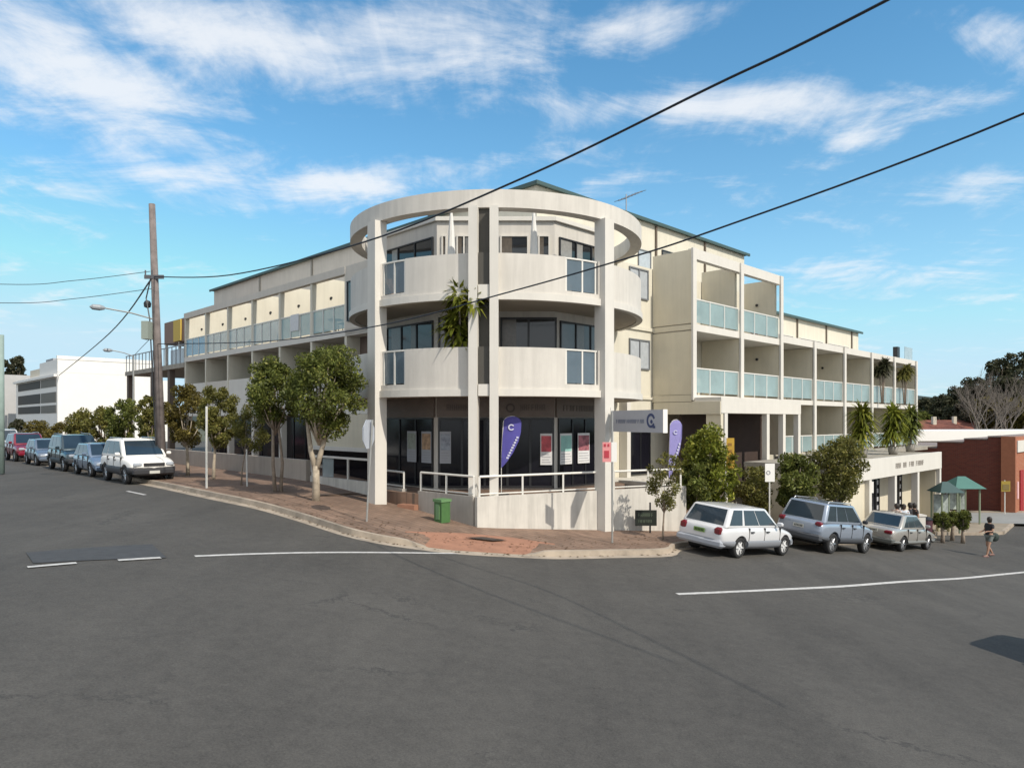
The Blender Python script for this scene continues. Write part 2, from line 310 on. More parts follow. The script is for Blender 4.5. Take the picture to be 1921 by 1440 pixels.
# ---------------------------------------------------------------- the setting: ground, road, footpath
def sheet(name, xs, ys, dz, m, fn=h):
    mb = MB(); nx, ny = len(xs), len(ys)
    mb.v = [(x, y, fn(x)+dz) for y in ys for x in xs]
    mb.f = [(j*nx+i, j*nx+i+1, (j+1)*nx+i+1, (j+1)*nx+i) for j in range(ny-1) for i in range(nx-1)]
    return obj(name, mb, m, smooth=True)
xs = sorted(set([-900, -400, -200, -90, -60, -40]+[round(-30+.5*i, 2) for i in range(140)]+[42, 50, 60, 90, 200, 400, 900]))
tag(sheet('ground', xs, [-60, -20, -5, 0, 5, 10, 20, 30, 40, 60, 90, 200, 500, 1500], -.03, mat('far ground', (.10, .10, .06), .95, .3, .05)), kind='structure')
xr = [x for x in xs if -90 <= x <= 60]
tag(sheet('road', xr, [-40, -20, -5, 0]+[2*i for i in range(1, 45)], 0, M_as), kind='structure')
kerb_px = [(330, 918), (430, 939), (512, 958), (575, 977), (643, 999), (700, 1013), (760, 1023), (850, 1034), (960, 1041), (1043, 1044), (1150, 1042), (1250, 1039)]
KP = [G(x, y) for x, y in kerb_px]
dl = KP[0]-KP[1]; KPL = [KP[0]+L*s for s in (60, 30, 15, 6)]
KD = np.array([math.sin(rad(50)), math.cos(rad(50))])
K1 = np.array([5.3, 21.95]); KPR = [K1, K1+KD*4, K1+KD*8, K1+KD*12, K1+KD*16, K1+KD*19.5, K1+KD*21.5+L*.7, K1+KD*22.6+L*3, K1+KD*22.9+L*12]
KERB = KPL+KP+KPR
def smooth_path(P, n=4):
    P = [np.array(p) for p in P]; out = []
    for i in range(len(P)-1):
        p0, p1, p2, p3 = P[max(i-1, 0)], P[i], P[i+1], P[min(i+2, len(P)-1)]
        for k in range(n):
            t = k/n; out.append(.5*((2*p1)+(-p0+p2)*t+(2*p0-5*p1+4*p2-p3)*t*t+(-p0+3*p1-3*p2+p3)*t**3))
    return out+[P[-1]]
KS = smooth_path(KERB, 4)
inner_all = [B(2, 60), B(2, 40), B(2, 25), B(2, 16)]
INN = []
for k in KS:
    # inward target deep under the building
    v = TC+R*6+L*6-k; n_ = np.linalg.norm(v)
    dd = L if k[0] > 6 else (R if k[0] < -8 else v/n_)
    INN.append(k+dd*(9 if k[0] < -8 or k[0] > 6 else 10))
def kz_(p): return h(p[0])
KH = .145
def kerb_h(i):                                           # the kerb drops to nothing at the crossing ramp
    x = KS[i][0]
    if -2.7 < x < .9: return max(.012, KH*(1-min(1, (x+2.7)/.6)) if x < -2.1 else (KH*max(0, (x-.4)/.5) if x > .4 else .012))
    return KH
mb = MB(); cols = 9
for i, k in enumerate(KS):
    for j in range(cols):
        t = j/(cols-1); p = k+(INN[i]-k)*t+((INN[i]-k)/np.linalg.norm(INN[i]-k))*.16*(1-t)
        hh = kerb_h(i) + (KH-kerb_h(i))*min(1, t*6)
        mb.v.append((p[0], p[1], h(p[0])+hh))
for i in range(len(KS)-1):
    for j in range(cols-1): mb.f.append((i*cols+j, i*cols+j+1, (i+1)*cols+j+1, (i+1)*cols+j))
tag(obj('footpath', mb, M_pav, smooth=True), kind='structure')
mb = MB()                                                # kerb stones and gutter
for i, k in enumerate(KS):
    d = (INN[i]-k)/np.linalg.norm(INN[i]-k); a, b = k, k+d*.17; z = h(k[0]); kh = kerb_h(i)
    g_ = k-d*.30
    mb.v += [(g_[0], g_[1], h(g_[0])+.004), (a[0], a[1], z+.012), (a[0]+d[0]*.02, a[1]+d[1]*.02, z+kh+.006), (b[0], b[1], h(b[0])+kh+.006), (b[0], b[1], h(b[0])-.1)]
for i in range(len(KS)-1):
    for j in range(4): mb.f.append((i*5+j, i*5+j+1, (i+1)*5+j+1, (i+1)*5+j))
tag(obj('kerb', mb, conc_l), kind='structure')
def strip(name, pts, w0, w1, m, dz, kind='structure'):   # painted band along ground points
    pts = smooth_path(pts, 6); mb = MB()
    for i, p in enumerate(pts):
        q = pts[min(i+1, len(pts)-1)]-pts[max(i-1, 0)]; q = q/np.linalg.norm(q); n = np.array([-q[1], q[0]]); w = w0+(w1-w0)*i/(len(pts)-1)
        for s in (-.5, .5): a = p+n*w*s; mb.v.append((a[0], a[1], h(a[0])+dz))
    mb.f = [(2*i, 2*i+1, 2*i+3, 2*i+2) for i in range(len(pts)-1)]
    return tag(obj(name, mb, m), kind=kind)
strip('painted_line', [G(365, 1043), G(500, 1038), G(700, 1036), G(880, 1038), G(970, 1042)], .13, .11, M_line, .006)
strip('painted_line', [G(51, 1065), G(143, 1057)], .14, .14, M_line, .020)
strip('painted_line', [G(221, 1052), G(301, 1047)], .14, .14, M_line, .020)
strip('painted_line', [G(1270, 1114), G(1450, 1106), G(1600, 1098), G(1760, 1087), G(1921, 1073), G(1990, 1065)], .14, .17, M_line, .006)
strip('painted_line', [G(238, 921), G(272, 928)], .12, .12, M_line, .006)
# orange crossing ramp at the corner
mb = MB(); o_ = [(750, 1021), (850, 1033), (960, 1040), (1043, 1043)]; i_ = [(760, 1007), (870, 1010), (960, 1018), (1040, 1030)]
n = 12
def lerp_px(P, t):
    t = t*(len(P)-1); a = min(int(t), len(P)-2); u = t-a
    return (P[a][0]*(1-u)+P[a+1][0]*u, P[a][1]*(1-u)+P[a+1][1]*u)
for i in range(n+1):
    for j, P in enumerate((o_, i_)):
        q = lerp_px(P, i/n); p = G(*q); mb.v.append((p[0], p[1], h(p[0])+(.03, KH+.012)[j]))
mb.f = [(2*i, 2*i+1, 2*i+3, 2*i+2) for i in range(n)]
mb.v += [(mb.v[2*i][0], mb.v[2*i][1], mb.v[2*i][2]-.05) for i in range(n+1)]; mb.f += [(2*i, 2*i+2, 2*n+2+i+1, 2*n+2+i) for i in range(n)]
tag(obj('crossing_ramp', mb, M_ramp), kind='structure')
def ground_patch(name, px_, m, dz, kind='structure', parent=None):
    mb = MB(); P = [G(x, y, KH) for x, y in px_]; mb.v = [(p[0], p[1], h(p[0])+dz) for p in P]; mb.f = [tuple(range(len(P)))]
    return tag(obj(name, mb, m), kind=kind)
ground_patch('dark_ground_mark', [(872, 1008), (905, 1007), (952, 1013), (925, 1014)], mat('dark mark', (.06, .045, .035), .8, .2, 8), KH+.01)  # thin dark brown patch laid over the footpath
# garden bed and far footpath on the right, in front of the brick building
def quadpatch(name, P, m, dz):
    mb = MB(); n = 10
    for j in range(n+1):
        for i in range(n+1):
            u, v = i/n, j/n; p = (np.array(P[0])*(1-u)+np.array(P[1])*u)*(1-v)+(np.array(P[3])*(1-u)+np.array(P[2])*u)*v; mb.v.append((p[0], p[1], h(p[0])+dz))
    mb.f = [(j*(n+1)+i, j*(n+1)+i+1, (j+1)*(n+1)+i+1, (j+1)*(n+1)+i) for j in range(n) for i in range(n)]
    return tag(obj(name, mb, m, smooth=True), kind='structure')
quadpatch('road_patch', [G(62, 1057), G(312, 1047), G(285, 1021), G(48, 1037)], M_patch, .013)
quadpatch('plaza', [G(1752, 1002), G(1880, 1001), G(1921, 962), G(1730, 962)], mat('pale paving', (.30, .25, .19), .9, .15, 1.5), KH+.012)
mb = MB(); e_ = [G(1752, 1003), G(1795, 1003), G(1838, 1003), G(1880, 1002), G(1900, 985), G(1921, 963)]
for p0, p1 in zip(e_, e_[1:]): mb.wall(p0, p1, .16, h(p0[0])-.1, h(p0[0])+KH+.02, h(p1[0])-.1, h(p1[0])+KH+.02)
tag(obj('kerb', mb, conc_l), kind='structure')
quadpatch('side_path', [G(1815, 985), G(1940, 988), G(1960, 966), G(1800, 966)], mat('concrete path', (.27, .27, .26), .9, .1, 1), KH+.022)

# ---------------------------------------------------------------- the corner apartment building
apt = thing('apartment_building', 'large cream apartment block with a round white corner tower and two balconied wings', 'building', B(0, 0, -2.4))
TX = {'white': white, 'cream': cream}
def part(name, mb, m, parent=apt, **k): return obj(name, mb, m, parent, **k)
# masses
part('wall', MB().bbox(2.7, 16.1, -1.9, 9, -4.4, 6.75), cream)
part('wall', MB().bbox(16.13, 38.1, -1.7, 9, -6, 4.05), cream)
part('wall', MB().bbox(-.2, 9, 9.02, 26.5, -2.6, 6.75), wing)
part('wall', MB().bbox(-.2, 2.66, 3.6, 9, -2.6, 6.75), wing)
part('upper_wall', MB().bbox(3.1, 21.4, .8, 9.2, 6.76, 10.05), cream)
part('upper_wall', MB().bbox(3.12, 10, 9.22, 35.2, 6.76, 10.05).bbox(3.12, 10, 26.52, 35.2, -2.5, 6.75), wing)
part('upper_wall', MB().bbox(16.12, 36.2, -.6, 8, 4.06, 6.5), cream)
rf = part('roof', MB().bbox(2.95, 21.6, .65, 9.5, 10.06, 10.2).bbox(2.95, 10.3, 9.51, 35.4, 10.06, 10.2).bbox(16.12, 36.4, -.75, 8.2, 6.51, 6.64), green_metal)
part('gutter', MB().bbox(2.86, 21.7, .56, .64, 10.02, 10.17).bbox(2.86, 2.94, .65, 35.5, 10.02, 10.17).bbox(16.13, 36.5, -.84, -.76, 6.46, 6.6), mat('gutter green', (.05, .09, .085), .5), rf)
POLY = [(-3.46, 3.58), (-3.46, -.67), (-.56, -3.52), (2.6, -3.52), (2.6, 3.58)]
part('bay_wall', MB().prism(POLY, -2.35, 6.9), white)
part('bay_coping', MB().prism([(-3.56, 3.58), (-3.56, -.72), (-.60, -3.63), (2.66, -3.63), (2.66, 3.58)], 6.91, 7.05), offw)
# window maker on building walls: plane 'x' (bx const, faces -R) or 'y' (by const, faces -L)
def win(pl, c, a0, a1, z0, z1, gl=glass, n=2, parent=apt, fr=dark_fr, t=.05, name='window'):
    f = (lambda a, d, z: B(c-d, a, z)) if pl == 'x' else (lambda a, d, z: B(a, c-d, z))
    return win_f(f, a0, a1, z0, z1, gl, n, parent, fr, t, name)
def win_f(f, a0, a1, z0, z1, gl, n, parent, fr, t=.05, name='window'):
    m = MB()
    def bx_(u0, u1, d0, d1, w0, w1):
        m.hexa([f(u0, d0, w0), f(u1, d0, w0), f(u1, d1, w0), f(u0, d1, w0), f(u0, d0, w1), f(u1, d0, w1), f(u1, d1, w1), f(u0, d1, w1)])
    bx_(a0, a1, .003, .07, z0, z0+t); bx_(a0, a1, .003, .07, z1-t, z1)
    for i in range(n+1):
        u = a0+(a1-a0-t)*i/n; bx_(u, u+t, .003, .068, z0+t, z1-t)
    o = obj(name, m, fr, parent)
    g = MB(); g.hexa([f(a0+.01, .004, z0+.01), f(a1-.01, .004, z0+.01), f(a1-.01, .03, z0+.01), f(a0+.01, .03, z0+.01), f(a0+.01, .004, z1-.01), f(a1-.01, .004, z1-.01), f(a1-.01, .03, z1-.01), f(a0+.01, .03, z1-.01)])
    obj('pane', g, gl, o)
    if gl is glass or gl is glass_b:
        rr_ = random.Random(int(abs(a0*7+z0*13+a1*3)*10)); w_ = (a1-a0)/n
        for i in range(n):
            if rr_.random() < .5:
                q0 = a0+w_*i+.05; q1 = q0+(w_-.08)*(.35+.6*rr_.random()); zb_ = z0+.06+(z1-z0)*rr_.choice([0, 0, .35]); b_ = MB()
                b_.hexa([f(q0, .031, zb_), f(q1, .031, zb_), f(q1, .036, zb_), f(q0, .036, zb_), f(q0, .031, z1-.06), f(q1, .031, z1-.06), f(q1, .036, z1-.06), f(q0, .036, z1-.06)])
                obj('blind', b_, rr_.choice(BL), o)
    return o
# tower windows by level: central facet runs P1..P2
P1 = np.array(B(-3.46, -.67)[:2]); P2_ = np.array(B(-.56, -3.52)[:2]); dC = (P2_-P1)/np.linalg.norm(P2_-P1); nC = np.array([dC[1], -dC[0]])
def fC(a, d, z): p = P1+dC*a+nC*d; return (p[0], p[1], z)
def xC(px_):                                             # image column -> run along the central facet
    k = (px_-960)/F; t = (k*P1[1]-P1[0])/(dC[0]-k*dC[1]); return t
for (a, b, n, g) in [(828, 838, 1, glass), (856, 884, 2, glass), (938, 991, 1, glass), (1009, 1031, 1, glass)]:
    win_f(fC, xC(a), xC(b), 5.0, 6.42, g, n, apt, offw, .05)
win('y', -3.52, -.35, 2.3, 4.1, 6.4, glass, 3); win('x', -3.46, -.5, 2.6, 4.1, 6.4, glass, 3)
win_f(fC, xC(938), xC(1044), 1.05, 3.58, glass, 2, apt, dark_fr, .07); win_f(fC, xC(822), xC(898), 1.05, 3.58, glass, 3, apt, dark_fr, .07)
win('y', -3.52, -.3, 2.2, 1.05, 3.5, glass_b, 3); win('x', -3.46, -.5, 3.2, 1.05, 3.5, glass, 4)
# ground floor shopfront
win_f(fC, .05, 4.05, -2.3, .12, shopglass, 5, apt, dark_fr, .08, 'shop_window'); win('y', -3.52, -.4, 2.5, -2.3, .12, shopglass, 4, name='shop_window'); win('x', -3.46, -.5, 3.4, -2.3, .12, shopglass, 4, name='shop_window')
sgn = mat('dim shop sign band', (.17, .14, .12), .6, .1, 3); sgt = mat('faded sign letters', (.09, .075, .065), .6)
fas = MB()
def boxf(m, f, u0, u1, d0, d1, w0, w1): m.hexa([f(u0, d0, w0), f(u1, d0, w0), f(u1, d1, w0), f(u0, d1, w0), f(u0, d0, w1), f(u1, d0, w1), f(u1, d1, w1), f(u0, d1, w1)])
fY = lambda a, d, z: B(a, -3.52-d, z); fX = lambda a, d, z: B(-3.46-d, a, z)
boxf(fas, fC, 0, 4.07, .004, .09, .14, .80); fb = part('fascia_band', fas, sgn)
fas = MB(); boxf(fas, fY, -.53, 2.6, .004, .09, .14, .80); part('fascia_band', fas, sgn); fas = MB(); boxf(fas, fX, -.6, 3.5, .004, .09, .14, .80); part('fascia_band', fas, sgn)
def strokes(m, f, a0, a1, z0, z1, d=.095, n=7, t=.02, seed=1):  # worn lettering too faint to read: separate letter strokes
    r = random.Random(seed); w = (a1-a0)/n
    for i in range(n):
        u = a0+w*i; k = r.random()
        boxf(m, f, u, u+t, d, d+.01, z0, z1)
        if k > .35: boxf(m, f, u+w*.55, u+w*.55+t, d, d+.01, z0, z1)
        if k < .7: boxf(m, f, u+t, u+w*.55, d, d+.01, z1-t, z1)
        boxf(m, f, u+t, u+w*.55, d, d+.01, z0+(z1-z0)*.42, z0+(z1-z0)*.42+t)
def ring(m, f, ca, cz, r0, r1, d0, d1, n=24, a0=0, a1=360):
    for i in range(n):
        t0, t1 = rad(a0+(a1-a0)*i/n), rad(a0+(a1-a0)*(i+1)/n)
        P = [(ca+math.cos(t)*r, cz+math.sin(t)*r) for t, r in ((t0, r0), (t1, r0), (t1, r1), (t0, r1))]
        m.hexa([f(p[0], d0, p[1]) for p in P]+[f(p[0], d1, p[1]) for p in P])
m = MB(); strokes(m, fC, xC(975)+.02, xC(1040)-.3, .38, .58, n=7, seed=2); ring(m, fC, xC(957), .46, .10, .16, .095, .105); strokes(m, fC, .35, 1.5, .38, .58, n=9, seed=5)
strokes(m, lambda a, d, z: fY(a, d, z), -.2, 1.9, .36, .56, n=12, seed=4); part('sign_lettering', m, sgt, fb)
# tower slabs, parapets, ring, columns
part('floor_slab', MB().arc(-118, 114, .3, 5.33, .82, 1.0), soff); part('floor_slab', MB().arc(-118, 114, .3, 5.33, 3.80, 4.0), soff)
part('terrace_floor', MB().arc(-115, 112, .3, 4.9, -4.0, -2.36), M_pav)
for z0, z1, zb in ((.78, 2.3, 1.18), (3.76, 5.2, 4.12)):
    for a0, a1, zt_, n_ in ((-117, -42.4, z1, 30), (-30.8, 24.6, z1, 30), (38.4, 113, z1, 30), (-42.38, -30.82, zb, 6), (24.62, 38.38, zb, 6)): part('parapet', MB().arc(a0, a1, 5.34, 5.5, z0, zt_, n_), white)
    part('band', MB().arc(-117, 113, 5.51, 5.56, z0, z0+.22, 60), offw)
    for a0, a1 in ((-42.3, -30.9), (24.7, 38.2)):
        g = part('balustrade', MB().arc(a0+.3, a1-.3, 5.40, 5.42, zb+.04, z1-.06, 6), fglass_d)
        r = MB().arc(a0, a1, 5.37, 5.45, z1-.05, z1, 6)
        for q in (a0+.2, (a0+a1)/2, a1-.9): r.arc(q, q+.6, 5.38, 5.44, zb, z1-.05, 1)
        obj('rail', r, rail_m, g)
part('crown_ring', MB().arc(-138, 138, 5.10, 5.52, 6.60, 7.16, 90), white)
def colm(ang, wid, dep, r_out, z0, z1):
    a = rad(ang); c = TC+np.array([math.sin(a), -math.cos(a)])*(r_out-dep/2); u = np.array([math.sin(a), -math.cos(a)])*dep/2; w = np.array([math.cos(a), math.sin(a)])*wid/2
    P = [c-u-w, c+u-w, c+u+w, c-u+w]; return MB().hexa([(*p, z0) for p in P]+[(*p, z1) for p in P])
part('column', colm(-44.9, .44, .46, 5.72, -2.9, 6.595), offw); part('column', colm(41.4, .44, .46, 5.72, -4.0, 6.595), offw)
part('column', colm(-6.0, .27, .50, 5.76, -3.1, 6.595), offw); part('column', colm(.5, .27, .50, 5.76, -3.1, 6.595), offw)
part('column_infill', MB().arc(-4.5, -1.0, 5.36, 5.40, 4.2, 6.59, 2).arc(-4.5, -1.0, 5.56, 5.58, 4.2, 5.2, 2).arc(-4.5, -1.0, 5.575, 5.595, 1.15, 2.3, 2).arc(-4.5, -1.0, 5.30, 5.34, 1.2, 3.7, 2), mat('dark infill', (.07, .065, .055), .6))
part('crosspiece', MB().arc(-4.4, -1.05, 5.57, 5.70, .78, 1.14, 2), offw); part('crosspiece', MB().arc(-4.4, -1.05, 5.57, 5.70, 3.76, 4.19, 2), offw)
# window wall beside the tower on the left street
part('wall', MB().bbox(-2.2, -.22, 4.5, 7.36, 3.76, 6.8), wing); win('x', -2.2, 6.55, 7.15, 4.35, 6.1, glass_b, 1)
part('wall', MB().bbox(-1.5, -.22, 4.4, 7.3, .3, 3.75), mat('dark brown wall', (.16, .12, .10), .9, .1, 2))  # set-back wall in a dark brown
# ---- left wing: six bays of 3.15 m
LB = [7.36, 10.4, 13.6, 16.75, 19.9, 23.1, 26.4]
part('floor_slab', MB().bbox(-2.2, -.22, 4.3, 26.5, 3.74, 4.02), offw); part('floor_slab', MB().bbox(-2.2, -.22, 4.3, 26.5, .32, .6), offw)
part('top_beam', MB().bbox(-2.22, -1.95, 7.36, 26.5, 6.46, 6.8), wing)
for i, y in enumerate(LB):
    part('partition_wall', MB().bbox(-2.18, -.22, y-.09, y+.09, .61, 3.73).bbox(-1.94, -.22, y-.09, y+.09, 4.03, 6.8).bbox(-2.18, -1.945, y-.09, y+.09, 4.03, 6.455), cream)
for i in range(6):
    a, b = LB[i]+.1, LB[i+1]-.1
    g = part('balustrade', MB().bbox(-2.14, -2.12, a, b, 4.1, 5.1), [fglass, fglass, fglass_l, fglass_l, fglass_l, frosted('blue balustrade glass', (.20, .42, .58), .7)][i])
    r = MB().bbox(-2.17, -2.10, a, b, 5.11, 5.16)
    for q in range(4): r.bbox(-2.165, -2.105, a+(b-a-.05)*q/3, a+(b-a-.05)*q/3+.05, 4.03, 5.10)
    obj('rail', r, rail_m, g)
    part('parapet', MB().bbox(-2.16, -2.02, a, b, .61, 2.33), offw if i != 4 else wing)
    win('x', -.2, a+.2, b-.2, 4.1, 6.2, glass, 2); win('x', -.2, a+.2, b-.2, .7, 3.2, glass, 2)
    part('wall_vent', MB().tube(B(-1.2, LB[i+1]-.1, 5.9), B(-1.2, LB[i+1]-.16, 5.9), .06), dark_fr)
# ground storey of the left wing: glazing behind columns
win('x', -.2, 10.6, 26.3, -2.2, .25, shopglass, 12, name='shop_window')
for y in (10.4, 13.6, 16.75, 19.9, 23.1, 26.3): part('column', MB().bbox(-2.15, -1.85, y-.13, y+.13, -2.5, .31), offw)
part('wall', MB().bbox(-2.3, -.22, 4.6, 10.2, -1.2, .31), beige); part('lintel', MB().bbox(-2.36, -2.31, 4.6, 10.2, -1.3, -1.12), offw)
part('garage_opening', MB().bbox(-1.7, -1.6, 4.6, 10.2, -2.6, -1.21), shopglass)
# terrace deck on posts past the left wing
part('deck', MB().bbox(-2.2, 3.0, 26.55, 38.6, 3.42, 3.72), conc)
for y in (29.6, 33.0, 38.3): part('post', MB().bbox(-2.1, -1.75, y-.2, y+.2, -2.6, 3.41), mat('brown post', (.14, .11, .09), .9))
r = MB().bbox(-2.15, -2.1, 26.6, 38.6, 4.85, 4.91)
for q in range(17): r.bbox(-2.15, -2.1, 26.65+q*.74, 26.69+q*.74, 3.73, 4.84)
part('deck_railing', r, mat('grey railing', (.28, .30, .32), .6)); part('deck_screen', MB().bbox(-2.0, -1.96, 27, 29.5, 3.73, 4.7), blind); part('deck_wall', MB().bbox(.0, .1, 26.6, 31.6, 3.73, 5.24), mat('brown cladding', (.24, .15, .11)))
for y in (31.4, 28.9): part('post', MB().bbox(-1.7, -1.55, y-.08, y+.08, 3.73, 5.24), offw)
part('deck_room', MB().bbox(-1.7, 3.05, 26.6, 31.6, 5.25, 6.75), mat('brown cladding', (.24, .15, .11), .8, .1, 2)); part('deck_screen', MB().bbox(-1.8, -1.72, 28.3, 29.6, 5.3, 6.7), mat('yellow panel', (.60, .42, .08), .7))
# ---- right wing
RB = [7.8, 11.95, 16.1, 20.2, 24.5, 29.0, 33.3, 38.05]
part('floor_slab', MB().bbox(7.8, 38.15, -3.9, -1.92, .88, 1.13), offw); part('floor_slab', MB().bbox(7.8, 16.1, -3.9, -1.92, 3.86, 4.16), offw)
part('floor_slab', MB().bbox(16.12, 38.15, -3.9, -1.72, 4.02, 4.38), offw); part('top_beam', MB().bbox(7.8, 16.2, -3.92, -3.66, 6.92, 7.36), offw)
part('side_wall', MB().bbox(7.72, 7.9, -3.89, -1.92, 1.14, 3.85), beige); part('side_wall', MB().bbox(7.72, 7.9, -3.89, -1.92, 4.17, 7.3), beige); part('side_band', MB().bbox(7.66, 7.79, -3.88, -1.92, .84, 1.12), beige); part('side_band', MB().bbox(7.70, 7.795, -3.88, -1.92, 3.9, 4.12), beige)
part('corner_post', MB().bbox(7.64, 7.92, -4.0, -3.905, .9, 7.34), offw)
for i, x in enumerate(RB[1:]):
    lo = i >= 2
    m = MB().bbox(x-.1, x+.1, -3.86, -1.92, 1.14, 3.85 if i < 2 else 4.0)
    if i < 2: m.bbox(x-.1, x+.1, -3.65, -1.92, 4.17, 7.2)
    if i >= 1: m.bbox(x-.1, x+.1, -3.86, -1.92, -1.7, .87)
    part('partition_wall', m, beige)
    part('column', MB().bbox(x-.14, x+.14, -4.0, -3.905, -1.7 if i >= 1 else .9, 7.34 if i < 2 else 4.36), offw)
    if i >= 1 and i < 2: pass
for i in range(7):
    a, b = RB[i]+.14, RB[i+1]-.14
    for lv in ([(1.2, 2.3), (4.2, 5.25)] if i < 2 else [(1.2, 2.3), (-1.65, -.75)]):
        g = part('balustrade', MB().bbox(a, b, -3.86, -3.84, lv[0]+.03, lv[1]-.06), fglass)
        r = MB().bbox(a, b, -3.88, -3.82, lv[1]-.05, lv[1])
        for q in range(4): r.bbox(a+(b-a-.05)*q/3, a+(b-a-.05)*q/3+.05, -3.875, -3.825, lv[0]-.05, lv[1]-.055)
        obj('rail', r, rail_m, g)
        for q in range(3): obj('glass_edge', MB().bbox(a+(b-a)*(q+.93)/3, a+(b-a)*(q+.93)/3+.06, -3.835, -3.825, lv[0]+.03, lv[1]-.06), dark_fr, g)
    if i < 2: win('y', -1.9, a+.3, b-.8, 4.2, 6.3, glass_b, 2); win('y', -1.9, a+.3, b-.8, 1.16, 3.3, glass, 3)
    else: win('y', -1.7, a+.2, b-.9, 1.16, 3.4, glass_b, 2); win('y', -1.7, a+.3, b-.9, -1.7, .5, glass, 2)
    if i in (1, 3, 5): part('wall_vent', MB().tube(B(RB[i+1]-.1, -2.7, 3.2), B(RB[i+1]-.16, -2.7, 3.2), .07), dark_fr)
part('wall_vent', MB().tube(B(15.99, -2.7, 6.0), B(15.93, -2.7, 6.0), .07), dark_fr)
# windows of the plain wall by the tower
for (a, b, z0, z1, g) in [(5.95, 7.35, 5.3, 6.62, blind), (5.95, 7.45, 2.25, 3.55, blind)]: win('y', -1.9, a, b, z0, z1, g, 2, t=.06, fr=mat('grey frame', (.16, .17, .18), .5))
part('string_course', MB().bbox(2.75, 7.7, -1.98, -1.91, 3.95, 4.1), cream); part('string_course', MB().bbox(2.75, 7.7, -1.98, -1.91, .95, 1.05), cream)
win('y', -1.9, 6.0, 7.5, -2.3, -.45, shopglass, 2); part('column', MB().bbox(5.3, 5.55, -2.3, -1.92, -4.2, .94), offw)
win('y', .8, 10.4, 11.5, 7.5, 8.6, blind, 1, fr=mat('grey frame', (.16, .17, .18), .5)); win('y', .8, 12.5, 15.2, 7.5, 8.9, glass_b, 2)
for x in (11.95, 16.75): part('downpipe', MB().tube(B(x, .74, 6.8), B(x, .74, 10), .06), mat('brown pipe', (.13, .10, .075), .6))
for y in (19.96, 27.2): part('downpipe', MB().tube(B(3.06, y, 6.8), B(3.06, y, 10), .06), mat('grey pipe', (.30, .29, .26), .6))
for i, x in enumerate((21.0, 25.6, 30.2, 34.8)):
    part('wall_joint', MB().bbox(x-.06, x+.06, -.68, -.61, 4.4, 6.5), mat('brown pipe', (.13, .10, .075), .6)); win('y', -.6, x-4.2, x-.6, 5.0, 5.35, glass, 1, fr=offw)
part('roof_balustrade', MB().bbox(36.3, 38.0, -3.7, -3.67, 4.40, 5.3), fglass_l); part('roof_vent', MB().bbox(35.4, 35.9, -3.5, -3.2, 4.39, 5.25), dark_fr)
# entrance portal
part('portal', MB().bbox(7.72, 15.4, -5.25, -3.92, .34, .86).bbox(7.72, 15.4, -5.25, -4.02, .861, 1.0), offw)
part('portal_side', MB().bbox(7.66, 7.715, -5.24, -2.0, .30, .82), beige); part('portal_side', MB().bbox(7.74, 7.95, -5.22, -4.55, -4.3, .335), beige)
for x in (8.15, 11.95, 13.6, 15.25): part('column', MB().bbox(x-.13, x+.13, -5.24, -5.0, -5.0, .33), offw)
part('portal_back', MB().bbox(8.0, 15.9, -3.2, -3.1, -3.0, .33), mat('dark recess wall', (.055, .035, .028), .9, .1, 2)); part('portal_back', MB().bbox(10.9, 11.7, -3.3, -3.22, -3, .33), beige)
part('wall', MB().bbox(2.75, 7.7, -3.1, -1.95, -4.3, -2.35), stain)
# shop podium with roof terrace
part('podium_roof', MB().bbox(15.42, 38.1, -5.2, -3.92, -1.95, -1.73).bbox(9.6, 25.5, -8.55, -5.27, -1.95, -1.73), conc)
pb = part('podium_beam', MB().bbox(9.6, 25.55, -8.72, -8.56, -2.58, -1.68), offw)
part('podium_wall', MB().bbox(9.7, 14.5, -8.5, -8.3, -5.6, -2.0), beige); part('podium_wall', MB().bbox(9.7, 9.9, -8.28, -5.3, -5.6, -2.0), beige); part('podium_wall', MB().bbox(14.5, 25.4, -7.3, -7.1, -6.2, -2.0), beige); part('podium_wall', MB().bbox(25.2, 25.4, -8.5, -7.31, -6.2, -2.0), beige)
for x in (14.62, 18.0, 21.5, 25.4): part('column', MB().bbox(x-.15, x+.15, -8.70, -8.40, -6.2, -2.59), offw)
for x in (14.9, 18.3, 21.8):
    w_ = win('y', -7.3, x, x+1.6, -5.75, -2.65, shopglass, 3, name='shop_door', t=.09)
    m = MB()
    for k in range(6): m.bbox(x+.2, x+.42, -7.385, -7.375, -5.3+k*.42, -5.08+k*.42); m.bbox(x+1.12, x+1.34, -7.385, -7.375, -5.3+k*.42, -5.08+k*.42)
    obj('glass_block', m, mat('pale glass block', (.5, .5, .52), .3), w_)
m = MB(); fP = lambda a, d, z: B(a, -8.72-d, z)
for k, (a, n_) in enumerate([(17.9, 3), (19.0, 2), (19.9, 3), (21.0, 5)]): strokes(m, fP, a, a+.27*n_, -2.25, -2.0, .004, n_, .05, 11+k)
part('sign_lettering', m, mat('grey sign letters', (.25, .22, .19), .7), pb)
